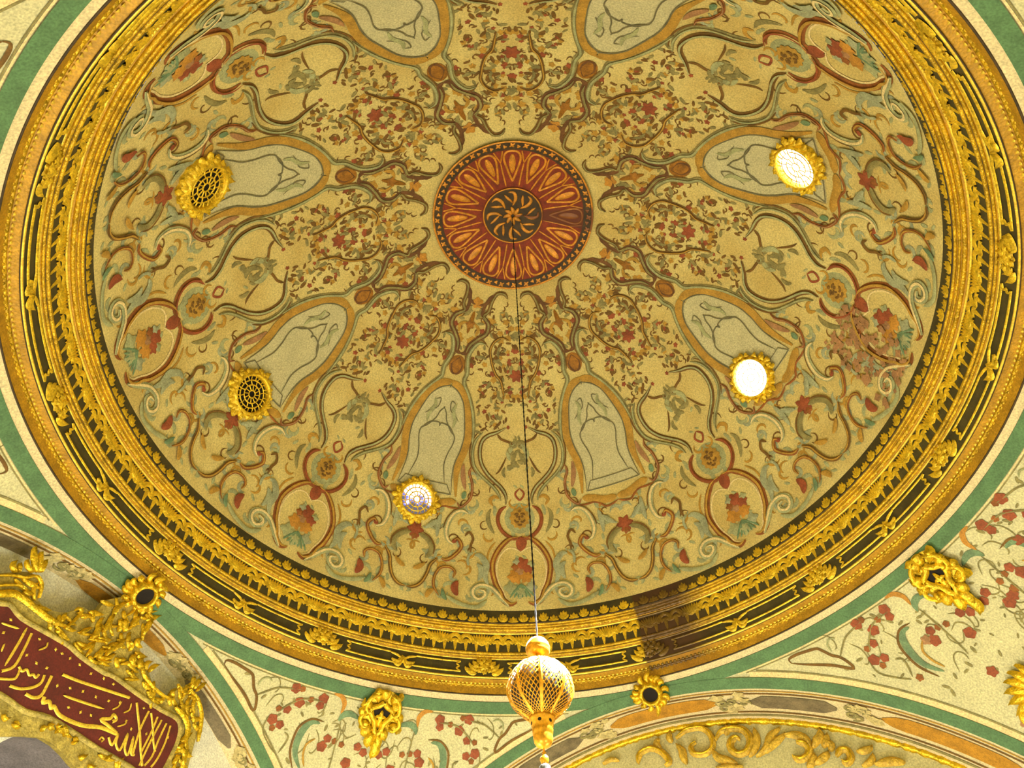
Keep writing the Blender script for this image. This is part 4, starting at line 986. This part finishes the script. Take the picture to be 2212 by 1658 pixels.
def leaf_crest(az, r, label):
    p, n = pend(az, r, .035); pr, _ = pend(az, r + .002, .035); dn = (pr - p).normalized(); ex = n.cross(dn); ex.normalize(); sf = (lambda x, y, off=0.0: (p + ex * x + dn * y + n * off, n))
    root = tag(empty('gilded_leaf_crest'), label, 'ornament')
    mb = MB(); blob(mb, sf, 0, 0, .16, .0, .06, 7, .2, 28); mb.obj('ground', 'frame_olive', root)
    for k in range(11):
        a = math.pi * (k / 10) + math.pi; mb = MB(); ribbon(mb, sf, [(.06 * math.cos(a), .06 * math.sin(a)), (.2 * math.cos(a + .15), .2 * math.sin(a + .15)), (.36 * math.cos(a), .36 * math.sin(a))], .10, .03, .06, 'leaf'); mb.obj('leaf', 'gold', root)
    for sg in (-1, 1):
        mb = MB(); ribbon(mb, sf, [(sg * .02, .1), (sg * .2, .16), (sg * .34, .1), (sg * .32, .02), (sg * .24, .05)], .08, .03, .06); mb.obj('scroll', 'gold', root)
    place(root, p)
leaf_crest(-64.0, 1.385, 'gilded leaf crest low on the flowered corner, cut by the picture edge')

# ================================================================== CALLIGRAPHY PANEL
tl = tilt_surf(65.0)
cal = tag(empty('calligraphy_panel'), 'crimson panel with gold Arabic lettering in a gilded scrolling frame', 'inscription panel')
BK = crom(pairs(BACKING), 2, True)[:-1]
fc = poly_faces([BK]); n = len(BK)
V = [tl(x, y, 0)[0] for x, y in BK] + [tl(x, y, -.07)[0] for x, y in BK]
mesh_obj('backing', V, fc + [(i, (i + 1) % n, n + (i + 1) % n, n + i) for i in range(n)], 'frame_olive', cal, smooth=False)
FD = pairs(FIELD); fieldo = mesh_obj('crimson_field', [tl(x, y, .012)[0] for x, y in FD], poly_faces([FD]), 'panel_red', cal, smooth=False)
mb = MB(); ribbon(mb, tl, FD, .05, .014, .03, 'even', 3); mb.obj('inner_moulding', 'frame_olive', cal)
for n_, m, wd, mode, P in parse(LETTERS):
    mb = MB(); ribbon(mb, tl, P, wd * .00185, .016, .012, 'even' if len(P) > 3 else 'band', 4); mb.obj('letter', 'gold_bright', fieldo)
for k, (x, y) in enumerate(pairs(DOTS)):
    mb = MB(); blob(mb, tl, x, y, .015, .016, .008, 4, .25, 16, rot=k * 1.3, asp=.75); mb.obj('diacritic', 'gold_bright', fieldo)
for n_, m, wd, mode, P in parse(GILT):
    mb = MB(); ribbon(mb, tl, P, wd * .0026, .02, .05 if n_ == 'acanthus' else .045, 'leaf' if n_ == 'acanthus' else 'band', 4); mb.obj(n_, 'gold', cal)
def inside(p, poly):
    x, y = p; c = False; j = len(poly) - 1
    for i in range(len(poly)):
        (xi, yi), (xj, yj) = poly[i], poly[j]
        if (yi > y) != (yj > y) and x < (xj - xi) * (y - yi) / (yj - yi) + xi: c = not c
        j = i
    return c
r_ = random.Random(9); cnt = 0
while cnt < 110:
    x, y = r_.uniform(-.45, .25), r_.uniform(-.36, .02)
    if not inside((x, y), BK) or min((x - fx) ** 2 + (y - fy) ** 2 for fx, fy in FD) < .0004 or inside((x, y), FD): continue
    a = r_.uniform(0, 6.3); L = r_.uniform(.012, .026); mb = MB()
    ribbon(mb, tl, [(x - L * math.cos(a), y - L * math.sin(a)), (x + .3 * L * math.sin(a), y), (x + L * math.cos(a), y + L * math.sin(a))], r_.uniform(.03, .06), .006, .035, 'leaf', 3); mb.obj('small_leaf', 'gold', cal); cnt += 1
place(cal, tl(-.15, -.3)[0])

# ================================================================== ROCAILLE ON THE NORTH WALL
ta = plane_surf(-20.4, 1.28)
roc = tag(empty('gilded_rocaille'), 'gilded plaster scrolls and leaves in relief on the wall under the cream arch', 'wall relief')
for n_, m, wd, mode, P in parse(ROCAILLE):
    mb = MB(); ribbon(mb, ta, P, wd * .0042, -.012, .06, 'leaf' if n_ == 'leaf' else 'band', 4); mb.obj('leaf' if n_ == 'leaf' else 'scroll', 'gilt_plaster', roc)
    if n_ != 'leaf':
        mb = MB(); ribbon(mb, ta, P, wd * .0012, .035, .02, 'band', 4); mb.obj('ridge', 'gold', roc)
place(roc, ta(-.2, 1.1)[0])

# ================================================================== HANGING LANTERN
lx, ly = -.012, 0.0
lan = tag(empty('hanging_lantern'), 'bulbous openwork brass lantern hanging on a long chain from the dome', 'lantern')
def U(z): return z * S + EZ
def turned(pr, name, m, parent, seg=40): return lathe_profile([(r * S, U(z)) for r, z in pr], name, m, parent, seg, (lx, ly))
turned([(.0003, .7785), (.007, .777), (.014, .7725), (.0185, .766), (.0205, .759), (.0205, .756), (.0192, .7545), (.0198, .752), (.017, .747), (.009, .743), (.005, .7405), (.006, .738)], 'cap', 'lantern_brass', lan)
GP = [(.006, .739), (.010, .736), (.018, .731), (.030, .724), (.040, .714), (.047, .702), (.0508, .689), (.0505, .677), (.0455, .664), (.037, .653), (.0275, .644), (.020, .638), (.0170, .635)]
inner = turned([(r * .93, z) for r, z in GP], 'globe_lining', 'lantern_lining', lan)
def gp(u):
    u = u * (len(GP) - 1); i = min(len(GP) - 2, int(u)); t = u - i
    return GP[i][0] + (GP[i + 1][0] - GP[i][0]) * t, GP[i][1] + (GP[i + 1][1] - GP[i][1]) * t
def globe(a, u, off=0.0):   # a: turn in degrees within a gore, bulging between ribs
    r, z = gp(u); A = math.radians(a); k = (a % 45) / 45; bul = 1 + .05 * math.sin(math.pi * k)
    e = Vector((math.cos(A), math.sin(A), 0)); return Vector((lx, ly, U(z))) + e * (r * S * bul + off), e
NU, NA = 15, 5
for g in range(8):
    mb = MB()
    for i in range(NU):
        for j in range(NA):
            a0, a1 = g * 45 + 1 + 43 * j / NA, g * 45 + 1 + 43 * (j + 1) / NA; u0, u1 = .05 + .93 * i / NU, .05 + .93 * (i + 1) / NU
            for (pa, pu), (qa, qu) in (((a0, u0), (a1, u1)), ((a1, u0), (a0, u1))):
                p, nn = globe(pa, pu, .004); q, n2 = globe(qa, qu, .004); t = (q - p); s = nn.cross(t.normalized()) * .0034
                mb.add([p - s, p + s, q + s, q - s], [(0, 1, 2, 3)])
    mb.obj('openwork_panel', 'lantern_brass', lan)
    mb = MB()
    N = 24; V = []; Fc = []
    for i in range(N + 1):
        p, e = globe(g * 45, i / N, 0); t = Vector((-e.y, e.x, 0)); wd = .012
        V += [p - t * wd, p + e * .014, p + t * wd]
    for i in range(N): Fc += [(3 * i, 3 * i + 1, 3 * i + 4, 3 * i + 3), (3 * i + 1, 3 * i + 2, 3 * i + 5, 3 * i + 4)]
    mb.add(V, Fc); mb.obj('rib', 'lantern_brass', lan)
turned([(.0170, .637), (.0200, .636), (.0200, .632), (.0175, .630), (.0170, .622), (.0152, .620), (.0162, .617), (.0155, .610), (.0145, .609), (.0152, .606), (.0140, .598), (.011, .593), (.005, .590), (.0003, .589)], 'cup', 'lantern_brass', lan)
for k in range(6):
    A = math.radians(60 * k + 15); p = Vector((lx + .0171 * S * math.cos(A), ly + .0171 * S * math.sin(A), U(.626))); e = Vector((math.cos(A), math.sin(A), 0)); sfl = local_surf(p, e, Vector((-e.y, e.x, 0)))
    mb = MB(); blob(mb, sfl, 0, 0, .012, .001, .002, n=10); mb.obj('pierced_hole', 'black_hole', lan)
turned([(.0012, .590), (.0012, .584), (.0035, .582), (.0015, .580), (.0030, .5785), (.0062, .575), (.0068, .571), (.0055, .5665), (.0030, .564)], 'finial', 'lantern_brass', lan, 24)
V = []; Fc = []; seg = 36; rows = [(.0045, .5645), (.0075, .561), (.0065, .556), (.0080, .550), (.0090, .535), (.0100, .515), (.0095, .512)]
for r, z in rows:
    for i in range(seg):
        A = 2 * math.pi * i / seg; k = 1 + (.14 * (i % 2))
        V.append((lx + r * k * S * math.cos(A), ly + r * k * S * math.sin(A), U(z)))
for j in range(len(rows) - 1):
    for i in range(seg): k = (i + 1) % seg; Fc.append((j * seg + i, j * seg + k, (j + 1) * seg + k, (j + 1) * seg + i))
mesh_obj('tassel', V, Fc, 'tassel_silk', lan)
ch = []; z0, z1 = .7780, 2.385; nl_ = 400
for i in range(nl_ + 1):
    t = i / nl_; rr = .0045 + (.0022 if i % 4 < 2 else 0); ch.append((rr, U(z0 + (z1 - z0) * t)))
lathe_profile(ch, 'chain', 'chain_iron', lan, 8, (lx, ly))
place(lan, (lx, ly, U(.51)))
